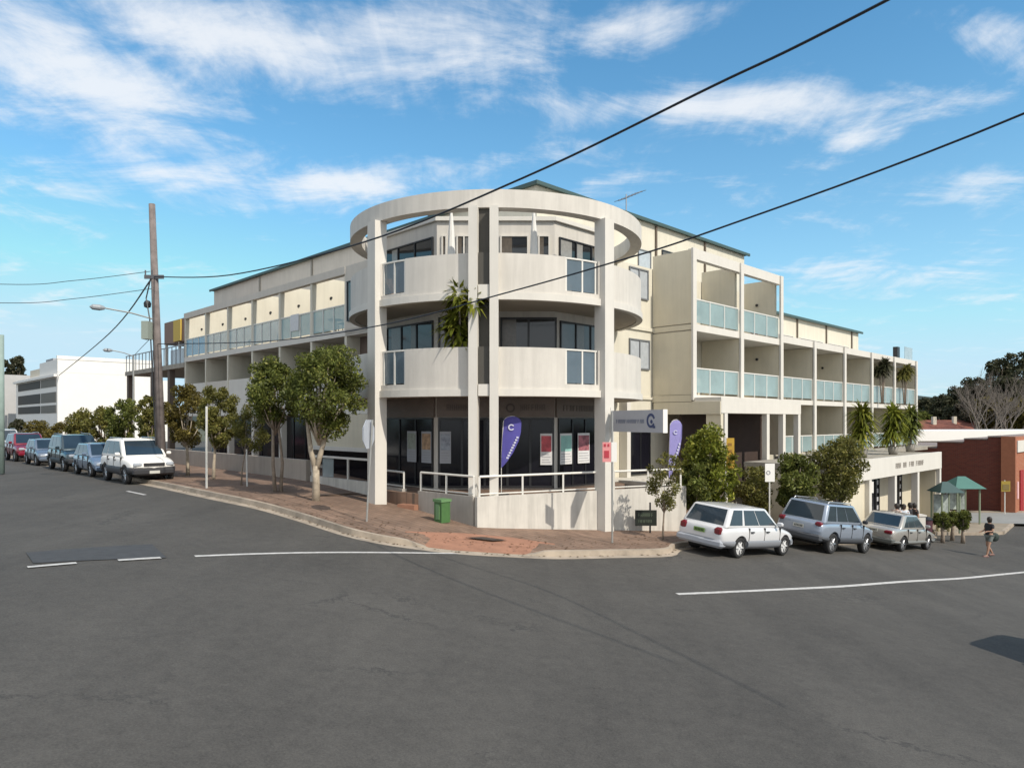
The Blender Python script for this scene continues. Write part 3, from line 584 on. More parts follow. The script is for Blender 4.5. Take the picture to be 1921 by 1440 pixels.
# antenna and purple cowl on the roof
t = thing('roof_antenna', 'thin metal aerial standing on the green roof edge right of the crown ring', 'antenna', B(10.0, 1.2, 10.24))
m = MB().tube(B(10, 1.2, 10.24), B(10, 1.2, 11.3), .03); obj('mast', m, mat('aerial metal', (.35, .36, .38), .4, metal=.8), t)
m = MB().tube(B(9.4, 1.2, 10.85), B(11.3, 1.2, 11.75), .022)
for k in range(7): q = k/6; m.tube(B(9.5+1.7*q, .85, 10.9+.8*q), B(9.5+1.7*q, 1.55, 10.9+.8*q), .015)
obj('boom', m, mat('aerial metal', (.35, .36, .38), .4), t)
t = thing('roof_cowl', 'small purple cowl poking above the green roof behind the crown ring', 'roof vent', B(4.2, 9, 10.25))
obj('cowl', MB().disc_lathe([(.34, 0), (.34, .42), (.52, .46), (.36, .8), (.05, .95)], B(4.2, 9, 10.25), (0, 0, 1), 14), mat('purple canvas', (.20, .13, .33), .7), t, True)

# ---- terrace wall and railings round the tower
tw = thing('terrace_wall', 'rendered low retaining wall with a white pipe handrail round the foot of the tower', 'wall', (-1.08, 21.2, -3.3))
W0 = (-1.08, 21.2); W1 = (3.08, 23.35); W2 = (6.05, 24.75); WL = (-3.02, 23.15)
obj('wall_panel', MB().wall(W0, W1, .18, -3.9, -2.27), stain, tw); obj('wall_panel', MB().wall((3.25, 23.45), W2, .18, -4.3, -2.27), stain, tw)
obj('wall_panel', MB().wall((-1.12, 21.33), WL, .18, -3.5, -2.27), mat('shaded base wall', (.40, .37, .33), .9, .08, 2, streak=.2), tw)  # left-facing panel, its shade put into a darker grey
obj('wall_panel', MB().wall((6.05, 24.85), (4.2, 27.4), .18, -4.3, -2.27), stain, tw)
obj('wall_panel', MB().wall((-3.62, 23.75), (-4.75, 25.2), .18, -3.2, -2.27), mat('shaded base wall', (.40, .37, .33), .9, .08, 2, streak=.2), tw)  # left-facing as well, shade painted into the same grey
def railing(a, b, z, hh, posts, parent, r=.028):
    a = np.array(a); b = np.array(b); m = MB(); m.tube((*a, z+hh), (*b, z+hh), r*1.25); m.tube((*a, z+.07), (*b, z+.07), r*.7)
    for i in range(posts): p = a+(b-a)*i/(posts-1); m.box(p[0]-r, p[0]+r, p[1]-r, p[1]+r, z, z+hh)
    return obj('handrail', m, rail_m, parent)
railing((-.98, 21.28), (2.95, 23.28), -2.27, .60, 4, tw); railing((-1.15, 21.36), (-2.98, 23.1), -2.27, .60, 3, tw); railing((3.4, 23.55), (5.9, 24.7), -2.27, .60, 3, tw); railing((-3.64, 23.8), (-4.7, 25.15), -2.27, .55, 2, tw)
obj('step', MB().wall((-3.5, 23.7), (-2.9, 23.4), 1.2, -3.1, -2.72), M_ramp, tw)
lw = thing('street_wall', 'long low beige garden wall running under the dark glazing of the left wing', 'wall', B(-4.6, 6.5, -2.4))
obj('wall_panel', MB().bbox(-4.7, -4.5, 6.2, 27, -2.6, -1.56), mat('low wall render', (.42, .37, .32), .9, .06, 2, streak=.15), lw)
obj('planting_strip', MB().bbox(-4.45, -2.4, 10.3, 27, -2.5, -2.2), M_mulch, lw)
lw2 = thing('driveway_railing', 'short white rail on a low kerb beside the sunken driveway left of the tower', 'railing', B(-4.6, 2.4, -2.5))
obj('plinth', MB().bbox(-4.68, -4.52, .9, 5.9, -2.9, -2.17), stain, lw2)
m = MB(); m.bbox(-4.63, -4.57, .9, 5.9, -1.42, -1.34)
for y in (.95, 3.2, 5.85): m.bbox(-4.63, -4.57, y-.03, y+.03, -2.17, -1.42)
obj('handrail', m, rail_m, lw2); obj('panel', MB().bbox(-4.58, -4.56, 4.3, 5.1, -2.15, -1.45), fglass_l, lw2)

# ---------------------------------------------------------------- neighbouring buildings and far things
wb = thing('white_building', 'bright white apartment block with blank sunlit side wall far down the left street', 'building', (-48, 75, -2.5))
fw = lambda s, t, z: (-48.3+R[0]*s+L[0]*t, 75+R[1]*s+L[1]*t, z)
wh = mat('bright white paint', (.82, .80, .76), .7, .02, 1); cr2 = mat('far cream paint', (.60, .55, .45), .8, .05, 1)
obj('wall', MB().bbox(.0, 9.4, 0, 22, -3, 5.2, fw).bbox(.0, 9.4, 0, 8.5, 5.21, 6.6, fw), wh, wb); obj('rear_wall', MB().bbox(9.42, 13.5, 5, 22, -3, 5.0, fw), wh, wb)
obj('parapet', MB().bbox(-.05, 9.45, -.05, .25, 6.61, 7.0, fw), wh, wb)
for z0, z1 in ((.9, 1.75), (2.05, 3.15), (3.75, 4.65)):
    for t0, t1, g_m in ((.5, 7.6, mat('grey balcony shade', (.16, .15, .13), .7)), (8.1, 20.5, mat('dark balcony shade', (.05, .045, .04), .7))):
        obj('balcony_shade_panel', MB().bbox(-.05, -.012, t0, t1, z0, z1, fw), g_m, wb)  # flat panels, the shade of the recesses put into their dark tones
obj('ledge', MB().bbox(-.35, -.06, -.05, 22, 4.75, 5.0, fw), wh, wb)
obj('penthouse', MB().bbox(.8, 6, 9, 18, 5.21, 6.3, fw), cr2, wb); obj('grey_tower', MB().bbox(1.5, 5, 9.4, 13, 6.31, 7.4, fw), mat('grey panel', (.30, .31, .33), .7), wb)
gb = thing('grey_building', 'low grey building with dark upper windows at the far left edge beyond the white block', 'building', (-66, 92, -2.5))
fg = lambda s, t, z: (-69+R[0]*s+L[0]*t, 92+R[1]*s+L[1]*t, z)
obj('wall', MB().bbox(0, 7, 0, 25, -3, 6.2, fg), mat('grey wall', (.45, .44, .43), .8, .05, 1), gb); obj('window', MB().bbox(-.1, -.02, 1, 24, 3.2, 5.6, fg).bbox(-.1, -.02, 1, 24, -1, 2, fg), glass, gb)
bb = thing('brick_building', 'shaded red brick building with a stepped parapet and an orange sunlit front at the right edge', 'building', (31.8, 45.4, -6))
fb2 = lambda s, t, z: (31.9+R[0]*s+L[0]*t, 45.4+R[1]*s+L[1]*t, z)
m = MB(); steps = [(-.0, 1.15, -1.05), (1.17, 2.5, -1.22), (2.52, 4.1, -1.45), (4.12, 14, -1.85)]
m.bbox(.3, 12, .02, 14, -6.6, -1.851, fb2)
for a, b, z in steps[:3]: m.bbox(.3, 12, .02, b, -1.85 if b == 4.1 else (-1.449 if b == 2.5 else -1.219), z, fb2)
obj('side_wall', m, M_brick, bb)
obj('front_wall', MB().bbox(.0, 12, -.35, 0, -6.6, -1.02, fb2), M_brick_o, bb); obj('corner_pier', MB().bbox(-.12, .29, -.42, .35, -6.6, -.98, fb2), mat('orange brick pier', (.34, .13, .07), .9, .1, 6), bb)
m = MB()
for a, b, z in steps: m.bbox(.25, 12.05, a+.01, b+.01, z+.01, z+.09, fb2)
obj('coping', m, mat('dull coping', (.25, .2, .18), .9), bb); obj('white_fascia', MB().bbox(.4, 9, -.46, -.36, -2.0, -1.25, fb2), offw, bb)
obj('door', MB().bbox(1.5, 2.5, -.42, -.36, -6.1, -3.2, fb2), mat('red door', (.35, .015, .02), .5), bb); obj('notice', MB().bbox(.55, .95, -.42, -.36, -5.0, -3.9, fb2), mat('pink notice', (.75, .45, .45), .6), bb)
s_ = thing('yellow_warning_sign', 'small dull yellow square sign on a thin post in front of the dark brick wall', 'sign', (31.0, 44.2, -6))
obj('post', MB().tube((31.0, 44.4, -6.1), (31.0, 44.4, -3.7), .03), rail_m, s_); obj('panel', MB().box(30.72, 31.28, 44.3, 44.33, -4.4, -3.75), mat('dull yellow', (.30, .21, .03), .7), s_); obj('symbol', MB().box(30.8, 31.2, 44.28, 44.295, -4.3, -3.95), mat('sign brown', (.18, .13, .04), .7), s_)
lb = thing('long_white_building', 'long low building with a pale flat parapet behind the brick building', 'building', (45, 62, -6))
fl = lambda s, t, z: (33+s*.985, 62+t+s*.17, z)
obj('wall', MB().bbox(-14, 30, 0, 10, -7, -1.75, fl), cr2, lb); obj('roof_edge', MB().bbox(-14.2, 30, -.3, 10.2, -1.74, -.85, fl), wh, lb)
for i, (px_, yy, w_, hh) in enumerate([(1728, 84, 8, 1.2), (1775, 80, 6, 1.6), (1812, 88, 11, 1.7), (1850, 92, 9, 1.3)]):
    x = (px_-960)/F*yy
    t = thing('red_roofed_house', ['low house with a terracotta roof just right of the far end of the apartments', 'small house with a terracotta gable behind the long pale roof', 'wider terracotta roofed house in front of the bare pale trees', 'terracotta roofed house under the bare trees at right'][i], 'house', (x, yy, -6), group='terracotta roofed houses beyond the pale parapet')
    obj('wall', MB().box(x-w_/2, x+w_/2, yy, yy+7, -6.3, -1.2), cr2, t)
    z0, z1 = -1.19, -1.19+hh*.8
    obj('roof', MB().add([(x-w_/2-.4, yy-.5, z0), (x+w_/2+.4, yy-.5, z0), (x+w_/2+.4, yy+7.5, z0), (x-w_/2-.4, yy+7.5, z0), (x-w_/2+1, yy+3.5, z1), (x+w_/2-1, yy+3.5, z1)], [(0, 1, 5, 4), (1, 2, 5), (2, 3, 4, 5), (3, 0, 4), (3, 2, 1, 0)]), mat('terracotta', (.20, .07, .045), .9, .2, 2), t)
    obj('chimney', MB().box(x-.3, x+.1, yy+2, yy+2.4, z0-.1, z1+.45), cr2, t)
mb = MB(); mb.v = []; nh = 60                             # distant ridge
for i in range(nh+1):
    x = -500+1500*i/nh; yb = 640; z = 19+5*math.sin(i*.9)+3*math.sin(i*2.3); z = z if x > 150 else 12+3*math.sin(i)
    mb.v += [(x, yb, -8), (x, yb+60, z), (x, yb+240, z-4), (x, yb+400, -8)]
mb.f = [(4*i+k, 4*i+4+k, 4*i+5+k, 4*i+1+k) for i in range(nh) for k in range(3)]
tag(obj('hill', mb, mat('wooded hill', (.035, .05, .045), .95, .3, .04), smooth=True), kind='structure')

# ---------------------------------------------------------------- trees and plants
def leaves(centres, rads, n, size, seed, jitter=.6, elong=1.0):
    r = np.random.default_rng(seed); n = int(n*1.55); size = size*.78; k = len(centres); c = np.array(centres, float); R3 = np.array(rads, float)
    w = R3.prod(axis=1)**(2/3); idx = r.choice(k, n, p=w/w.sum())
    d = r.normal(size=(n, 3)); d /= np.linalg.norm(d, axis=1)[:, None]; q = r.random(n)**.45
    P = c[idx]+d*R3[idx]*q[:, None]
    u = r.normal(size=(n, 3)); u /= np.linalg.norm(u, axis=1)[:, None]; v = np.cross(u, r.normal(size=(n, 3))); v /= np.linalg.norm(v, axis=1)[:, None]
    s = size*(.6+.8*r.random(n))[:, None]; V = np.stack([P-u*s*elong, P+v*s*.45, P+u*s*elong, P-v*s*.45], axis=1).reshape(-1, 3)
    me = bpy.data.meshes.new('leaves'); me.vertices.add(4*n); me.vertices.foreach_set('co', V.ravel().astype(np.float32))
    me.loops.add(4*n); me.loops.foreach_set('vertex_index', np.arange(4*n, dtype=np.int32)); me.polygons.add(n)
    me.polygons.foreach_set('loop_start', np.arange(0, 4*n, 4, dtype=np.int32)); me.update(calc_edges=True); return me
def tree(label, x, y, z0, zc0, zc1, rx, mat_, n, size, seed, cat='tree', name='street_tree', group=None, bark=None, tr=.09, lean=(0, 0), multi=1, ncl=16, ry=None, gap=.5):
    r = random.Random(seed); t = thing(name, label, cat, (x, y, z0), group); ry = ry or rx
    cz = (zc0+zc1)/2-z0; rz = (zc1-zc0)/2; cx, cy = lean
    cen = []; rr = []
    ncl = int(ncl*1.7)
    for i in range(ncl):
        a = i*2.399+r.random(); u = -1+2*(i+.5)/ncl; q = math.sqrt(max(0, 1-u*u))*(.35+.65*r.random())
        cen.append((cx+math.cos(a)*q*rx*.85, cy+math.sin(a)*q*ry*.85, cz+u*rz*.78)); s = .27+.22*r.random()
        s *= (.62 if i % 3 else .98); rr.append((rx*s*gap*2, ry*s*gap*2, min(rz, rx*1.1)*s*gap*2*.8))
    cr = obj('crown', leaves(cen, rr, n, size, seed), mat_, t)
    m = MB(); hb = max(.3, (zc0-z0)+.15*rz)
    if multi == 2 and tr > .1:
        m.path([(0, 0, -.15), (.01, 0, hb*.3), (0, 0, hb*.5)], [tr*1.05, tr*.85, tr*.8], 10)
    for k in range(multi):
        if multi == 2 and tr > .1:
            sg = 1 if k else -1; m.path([(0, 0, hb*.42), (sg*.17, .03, hb*.72), (sg*.30+cx*.2, .05, hb*1.0), (sg*.45+cx*.4, 0, hb+rz*.5)], [tr*.75, tr*.62, tr*.5, tr*.25], 8); continue
        a = k*2*math.pi/max(1, multi)+r.random(); ox = (0 if multi == 1 else .1)*math.cos(a); oy = (0 if multi == 1 else .1)*math.sin(a)
        fx, fy = cx*.6+ox*5*rx*.35, cy*.6+oy*5*ry*.35
        m.path([(ox, oy, -.15), (ox*1.5+fx*.15, oy*1.5+fy*.15, hb*.4), (fx*.6, fy*.6, hb*.85), (fx, fy, hb+rz*.4)], [tr*1.15, tr*.9, tr*.7, tr*.35], 8)
    for i in range(0, ncl, 2):
        c = cen[i]; b0 = (cx*.4, cy*.4, hb*.8+.15*r.random()*rz)
        m.path([b0, ((b0[0]+c[0])/2, (b0[1]+c[1])/2, (b0[2]+c[2])/2-.08*rz), c], [tr*.45, tr*.3, tr*.12], 5)
    obj('trunk', MBo(m), bark or M_bark, t, True); return t
class MBo(MB):                                            # already local coordinates: skip the world offset
    def __init__(s, m): s.v = m.v; s.f = m.f
_obj = obj
def obj(name, mb, m, parent=None, smooth=False, label=None):
    if isinstance(mb, MBo):
        me = bpy.data.meshes.new(name); me.from_pydata([tuple(map(float, v)) for v in mb.v], [], mb.f)
        b = bmesh.new(); b.from_mesh(me); bmesh.ops.recalc_face_normals(b, faces=b.faces); b.to_mesh(me); b.free(); mb = me
    return _obj(name, mb, m, parent, smooth, label)
def at(x, Y): return (x-960)/F*Y
def zy(y, Y): return (HZ-y)/F*Y
def ptree(label, xb, Y, xc0, xc1, y0, y1, mat_, n, size, seed, z0=None, **k):   # placed from measured crown extents at distance Y
    X = at(xb, Y); cx = at((xc0+xc1)/2, Y)-X; rx = (xc1-xc0)/2/F*Y
    return tree(label, X, Y, h(X)+KH if z0 is None else z0, zy(y1, Y), zy(y0, Y), rx, mat_, n, size, seed, lean=(cx, 0), **k)
GL = 'street trees along the left footpath'
ptree('largest dense green street tree with pale forked trunk, nearest the tower', 592, 22.6, 528, 684, 640, 822, LF_g, 9500, .075, 1, group=GL, bark=M_barkp, tr=.13, multi=2, ncl=26)
ptree('green street tree with several thin grey stems, second from the tower', 520, 24.3, 450, 570, 668, 800, LF_g, 6500, .075, 2, group=GL, tr=.06, multi=3, ncl=20)
ptree('thin low sapling tied to a white stake on the left footpath', 452, 26.2, 425, 512, 752, 850, LF_o, 2200, .06, 3, group=GL, tr=.03, ncl=9)
ptree('olive brown street tree just right of the tall white sign post', 400, 28.8, 362, 452, 715, 845, LF_o, 5200, .075, 4, group=GL, bark=M_barkp, tr=.07, ncl=16)
ptree('rust tinged street tree between the power pole and the tall white sign post', 352, 30.6, 300, 394, 715, 838, LF_r, 5600, .08, 5, group=GL, bark=M_barkp, tr=.08, ncl=16)
for i, (xb, Y, a, b, y0, y1, lf, d) in enumerate([
    (282, 33, 250, 312, 735, 840, LF_o, 'dark olive street tree directly behind the white off-road car'),
    (240, 37, 196, 268, 742, 845, LF_g, 'green street tree above the roof of the small silver hatchback'),
    (192, 41, 160, 222, 758, 842, LF_o, 'yellowish street tree rising behind the dark estate car'),
    (150, 46, 120, 182, 765, 838, LF_o, 'light olive street tree in front of the white building wall'),
    (112, 54, 84, 140, 790, 840, LF_r, 'low reddish tree left of the light olive one'),
    (70, 62, 40, 102, 785, 835, LF_r, 'brownish tree above the red car'), (30, 66, 14, 52, 783, 826, LF_d, 'small dark tree at the far left behind the red car')]):
    ptree(d, xb, Y, a, b, y0, y1, lf, 3000, .10, 20+i, group=GL, tr=.09, ncl=14)
for i, (x, Y, a, b, y0, y1, d) in enumerate([(40, 120, 12, 52, 664, 725, 'dark tree showing over the roofs at far left'), (14, 125, -20, 20, 672, 725, 'second dark tree crown cut by the left edge above the grey building')]):
    ptree(d, x, Y, a, b, y0, y1, LF_d, 2500, .3, 40+i, name='tree', ncl=12)
GR = 'small trees and bushes along the right street'
ptree('spindly young street tree with sparse leaves beside the black notice board', 1243, 22.2, 1206, 1292, 838, 962, LF_o, 1500, .06, 50, group=GR, tr=.035, ncl=12, gap=.42)
ptree('tall bright green tree with a yellow top behind the white estate car', 1322, 25.6, 1270, 1384, 792, 965, LF_y, 6500, .085, 51, group=GR, tr=.09, ncl=24, z0=-4.3)
ptree('dark lower bush under the bright yellow green tree', 1300, 25.2, 1262, 1362, 858, 965, LF_g, 4000, .08, 52, name='bush', cat='bush', group=GR, ncl=14, z0=-4.2)
ptree('pale olive bush between the two parked estate cars and the portal', 1418, 27.2, 1372, 1462, 868, 965, LF_o, 3600, .075, 53, name='bush', cat='bush', group=GR, ncl=14, z0=-4.6)
ptree('dense dark green tree in front of the portal column above the silver off-roader', 1488, 27.0, 1445, 1540, 846, 962, LF_g, 4800, .085, 54, group=GR, ncl=18, z0=-5)
ptree('spreading olive green street tree before the shop beam', 1568, 27.4, 1515, 1628, 816, 945, LF_o, 6200, .08, 55, group=GR, ncl=24, tr=.08, z0=-4.9)
for i, (x, Y, a, b, y0, y1, lf, nn) in enumerate([(1768, 33.5, 1750, 1786, 958, 1004, LF_g, 2000), (1786, 34.5, 1774, 1802, 957, 996, LF_g, 1200), (1806, 33.8, 1788, 1824, 957, 1004, LF_g, 2000)]):
    ptree(['leftmost clipped round shrub by the green roofed kiosk', 'middle clipped shrub by the green roofed kiosk, partly hidden', 'rightmost clipped round shrub by the green roofed kiosk'][i], x, Y, a, b, y0, y1-12, lf, nn, .06, 60+i, name='shrub', cat='shrub', group='clipped shrubs by the kiosk', ncl=10, gap=.62)
# dark wood and bare trees on the right
for i, (x, Y, a, b, y0, y1, d) in enumerate([(1838, 96, 1805, 1872, 715, 808, 'grey olive tree low behind the wide bare tree'), (1876, 88, 1846, 1906, 735, 812, 'grey olive tree between the bare trunks and the orange brick'), (1930, 90, 1895, 1965, 700, 812, 'grey olive tree cut by the right edge'), (1812, 92, 1785, 1842, 745, 806, 'grey olive tree above the terracotta ridge')]):
    ptree(d, x, Y, a, b, y0, y1, leafm('grey olive leaves %d' % i, (.05, .05, .035), (.10, .09, .06), (.15, .12, .085)), 3000, .3, 170+i, name='tree', group='trees beyond the brick building', z0=-6.2, tr=.3, ncl=18)
for i, (x, Y, a, b, y0, y1, lf) in enumerate([(1915, 98, 1878, 1960, 645, 800, LF_d), (1868, 104, 1838, 1908, 662, 800, LF_d), (1890, 90, 1858, 1925, 700, 805, LF_d), (1826, 112, 1798, 1862, 700, 800, LF_d), (1796, 118, 1768, 1830, 722, 800, LF_d), (1765, 112, 1742, 1796, 738, 800, LF_d), (1735, 118, 1706, 1764, 745, 800, LF_d), (1850, 84, 1822, 1880, 742, 808, LF_r), (1910, 82, 1880, 1945, 745, 808, LF_r), (1790, 100, 1762, 1815, 758, 805, LF_d), (1722, 104, 1700, 1745, 768, 806, LF_g)]):
    ptree(['tallest dark tree at the right edge of the frame', 'tall dark tree second from the right edge, rising over the bare trees', 'dark tree behind the bare pale trunks', 'mid height dark tree left of the bare trees', 'dark tree where the treeline drops to the ridge', 'low dark tree halfway along the distant treeline', 'dark tree nearest the end of the apartments', 'brown leafed tree behind the tallest bare trunk', 'brown leafed tree at the right edge over the orange brick front', 'low dark tree over the wide terracotta roof', 'small green tree above the leftmost terracotta roof'][i], x, Y, a, b, y0, y1, lf, 2600, .34, 70+i, name='tree', group='trees beyond the brick building', z0=-6.2, tr=.3, ncl=18)
def bare(label, xb, Y, top, seed, spread=1.0):
    r = random.Random(seed); X = at(xb, Y); t = thing('bare_tree', label, 'tree', (X, Y, -6.2), 'bare pale trees behind the brick building'); m = MB(); H_ = zy(top, Y)+6.2
    def br(p, d, ln, rd, dep):
        q = p+d*ln; mid = p+d*ln*.5+Vector((r.uniform(-.05, .05), r.uniform(-.05, .05), 0))*ln; m.path([p, mid, q], [rd, rd*.8, rd*.6], 5)
        if dep == 0: return
        for k in range(3 if dep > 1 else 4):
            a = r.uniform(0, 6.28); s = r.uniform(.25, .6)*spread; nd = (d+Vector((math.cos(a)*s, math.sin(a)*s, r.uniform(0, .2)))).normalized(); br(q-d*ln*r.uniform(0, .35), nd, ln*r.uniform(.55, .78), rd*.55, dep-1)
    br(Vector((0, 0, 0)), Vector((r.uniform(-.05, .05), 0, 1)).normalized(), H_*.36, .16, 5)
    obj('trunk', MBo(m), mat('bare pale bark', (.15, .125, .105), .9, .2, 4), t); return t
bare('bare pale tree with twin straight trunk, left of the pair', 1846, 74, 668, 1); bare('bare pale tree with straight trunk, right of the pair', 1857, 77, 672, 2); bare('wide bare tree at the right edge over the orange brick', 1905, 78, 690, 3, 1.2); bare('leaning bare tree left of the pale pair', 1832, 80, 705, 4, 1.3); bare('bare twiggy tree standing right of the pale pair', 1880, 76, 695, 5, 1.1)
# fallen leaves along the kerb and under the trees
rl = np.random.default_rng(5); cl_ = []
for i in range(len(KS)-1):
    for k in range(9):
        p = KS[i]+(KS[i+1]-KS[i])*rl.random(); d_ = (INN[i]-KS[i])/np.linalg.norm(INN[i]-KS[i])*(rl.random()**2*2.2-.12); q = p+d_
        if -25 < q[0] < 14: cl_.append((q[0], q[1], h(q[0])+(KH+.012 if np.dot(d_, INN[i]-KS[i]) > .17*9 else .02)))
me = bpy.data.meshes.new('leaf_litter'); vs = []; fs = []
for x_, y_, z_ in cl_:
    a = rl.random()*6.28; s_2 = .03+.03*rl.random(); c_, n_2 = math.cos(a)*s_2, math.sin(a)*s_2; b_i = len(vs)
    vs += [(x_-c_, y_-n_2, z_+.004), (x_+n_2*.5, y_-c_*.5, z_+.01), (x_+c_, y_+n_2, z_+.004), (x_-n_2*.5, y_+c_*.5, z_+.01)]; fs.append((b_i, b_i+1, b_i+2, b_i+3))
me.from_pydata(vs, [], fs); tag(obj('leaf_litter', me, leafm('dry leaves', (.07, .04, .02), (.16, .10, .05))), kind='stuff')
# palms and balcony plants
def fronds(label, x, y, z0, z1, rr, n, seed, name='palm', cat='palm', group=None, pot=True, heads=((0, 0, 0),), trunk=True, ln=.05, m_=None):
    r = random.Random(seed); t = thing(name, label, cat, (x, y, z0), group); f = MB(); tk = MB()
    for hx, hy, hz in heads:
        top = Vector((hx, hy, z1-z0+hz))
        if trunk: tk.path([(hx*.2, hy*.2, .0), (hx*.6, hy*.6, (z1-z0+hz)*.5), tuple(top)], [.05, .04, .035], 6)
        for k in range(n):
            a = r.uniform(0, 6.28); e = r.uniform(-.5, 1.3); d = Vector((math.cos(a)*math.cos(e), math.sin(a)*math.cos(e), math.sin(e))); s = Vector((-math.sin(a), math.cos(a), 0))*ln
            l_ = rr*r.uniform(.6, 1.1); p1 = top+d*l_*.55+Vector((0, 0, .08*rr)); p2 = top+d*l_-Vector((0, 0, .25*rr*math.cos(e)))
            f.add([top-s*.4, top+s*.4, p1+s, p2, p1-s], [(0, 1, 2, 4), (4, 2, 3)])
    if trunk: obj('trunk', MBo(tk), M_bark, t, True)
    me = bpy.data.meshes.new('fronds'); me.from_pydata([tuple(v) for v in f.v], [], f.f); obj('fronds', me, m_ or LF_p, t)
    if pot: obj('pot', MBo(MB().disc_lathe([(.02, 0), (.2, 0), (.27, .4), (.24, .41), (.02, .36)], (0, 0, 0), (0, 0, 1), 14)), mat('grey planter', (.30, .28, .25), .8), t, True)
    return t
fronds('yucca with two spiky heads leaning over the curved balcony beside the front columns', at(862, 22.35), 22.35, 1.02, 3.75, .78, 110, 1, 'yucca', 'plant', heads=((.02, -.25, .05), (.46, -.45, -.22), (-.22, 0, -.95), (.12, .1, -1.2), (-.1, .1, -.6)), m_=LF_p, ln=.065)
for i, (px_, by_) in enumerate([(1617, -7.6), (1675, -7.6), (1707, -7.2)]):
    b_ = [19.0, 22.0, 24.2][i]
    k = (px_-960)/F; lo_, hi_ = 5.0, 40.0
    for _ in range(40):
        md = (lo_+hi_)/2; p = B(md, by_)
        if p[0]/p[1] < k: lo_ = md
        else: hi_ = md
    p = B(lo_, by_)
    fronds(['bright potted palm on the left of the shop roof terrace', 'middle potted palm on the shop roof terrace', 'darker potted palm at the right end of the shop roof terrace'][i], p[0], p[1], -1.72, -.55, .95, 150, 10+i, group='potted palms on the shop roof', m_=[LF_p, LF_y, LF_g][i], heads=((0, 0, 0), (.1, 0, .45), (-.12, .1, -.35), (0, 0, .8)))
for i, (x, Y, y0, y1) in enumerate([(1655, 45.5, 678, 714), (1697, 48.6, 682, 728)]):
    X = at(x, Y); fronds(['dark fern like plant behind the glass rail in the second to last balcony', 'dense olive plant in the last balcony at the right end'][i], X, Y, 1.14, zy((y0+y1)/2, Y), .75, 170, 20+i, 'balcony_plant', 'plant', 'plants in the end balconies', pot=False,  m_=[LF_d, LF_o][i], heads=((0, 0, 0), (.15, 0, .3), (-.2, 0, -.1)))
t = thing('balcony_cactus', 'small green spiky plant seen through the glass of the upper right balcony', 'plant', B(14.3, -3.4, 4.17)); m = MB()
for k in range(12): a = k*.52; m.tube(B(14.3, -3.4, 4.3), B(14.3+math.cos(a)*.3, -3.4, 4.75+math.sin(a)*.35), .02, .008, 5)
obj('stems', m, LF_g, t); obj('pot', MB().disc_lathe([(.02, 0), (.15, 0), (.19, .25), (.02, .24)], B(14.3, -3.4, 4.17), (0, 0, 1), 12), mat('terracotta pot', (.35, .14, .08), .8), t)
# ---------------------------------------------------------------- terrace furniture on the tower
def closed_umbrella(label, x, Y):
    X = at(x, Y); t = thing('closed_umbrella', label, 'umbrella', (X, Y, 4.0), 'closed white umbrellas on the upper terrace')
    obj('pole', MBo(MB().tube((0, 0, 0), (0, 0, 3.05), .025)), rail_m, t); obj('canopy', MBo(MB().disc_lathe([(.06, 1.0), (.15, 1.05), (.13, 1.7), (.10, 2.3), (.045, 2.9), (.01, 3.0)], (0, 0, 0), (0, 0, 1), 9)), mat('white canvas', (.78, .76, .72), .8), t)
closed_umbrella('closed white patio umbrella left of the front columns on the upper terrace', 846, 23.4); closed_umbrella('closed white patio umbrella right of the front columns on the upper terrace', 1001, 23.4)
X = at(727, 23.6); t = thing('terracotta_urn', 'pinkish urn behind the glass at the left end of the upper tower balcony', 'pot', (X, 23.6, 4.0))
obj('urn', MBo(MB().disc_lathe([(.02, 0), (.16, 0), (.27, .3), (.25, .5), (.15, .65), (.2, .72), (.02, .7)], (0, 0, 0), (0, 0, 1), 16)), mat('pink clay', (.55, .38, .28), .8), t, True)

def balcony_chair(label, bx, by, z, ax, col, grp='chairs and tables on the balconies'):
    t = thing('balcony_chair', label, 'chair', B(bx, by, z), grp); m_ = mat('chair '+str(col), col, .7)
    f = (lambda a, b, c: B(bx+a, by+b, z+c)) if ax == 'y' else (lambda a, b, c: B(bx+b, by+a, z+c))
    obj('seat', MB().bbox(-.22, .22, -.22, .22, .42, .46, f), m_, t); obj('backrest', MB().bbox(-.22, .22, .19, .23, .47, .88, f), m_, t)
    for x in (-.19, .19):
        for y in (-.19, .19): obj('leg', MB().tube(f(x, y, 0), f(x, y, .42), .018), m_, t)
def balcony_table(label, bx, by, z):
    t = thing('balcony_table', label, 'table', B(bx, by, z), 'chairs and tables on the balconies'); obj('tabletop', MB().disc_lathe([(.01, .70), (.36, .70), (.37, .73), (.01, .735)], B(bx, by, z), (0, 0, 1), 18), offw, t); obj('leg', MB().tube(B(bx, by, z), B(bx, by, z+.7), .03), dark_fr, t)
balcony_chair('dark chair behind the glass of the upper left wing balcony nearest the tower', -1.5, 8.6, 4.03, 'x', (.04, .04, .045)); balcony_table('white round table on the upper left wing balcony nearest the tower', -1.4, 9.5, 4.03)
balcony_chair('brown chair on the upper left wing balcony third from the tower', -1.5, 14.6, 4.03, 'x', (.16, .09, .05)); balcony_chair('dark chair on the upper left wing balcony fourth from the tower', -1.5, 18.0, 4.03, 'x', (.05, .05, .05))
balcony_chair('white chair on the lower balcony of the tall right block nearest the tower', 9.6, -3.1, 1.14, 'y', (.6, .6, .58)); balcony_table('white round table on the lower balcony of the tall right block', 10.6, -3.1, 1.14)
balcony_chair('dark chair in the balcony just right of the tall block, middle row', 18.0, -3.1, 1.14, 'y', (.04, .04, .045)); balcony_chair('brown chair in the balcony third from the right end', 31.4, -3.1, 1.14, 'y', (.16, .09, .05))
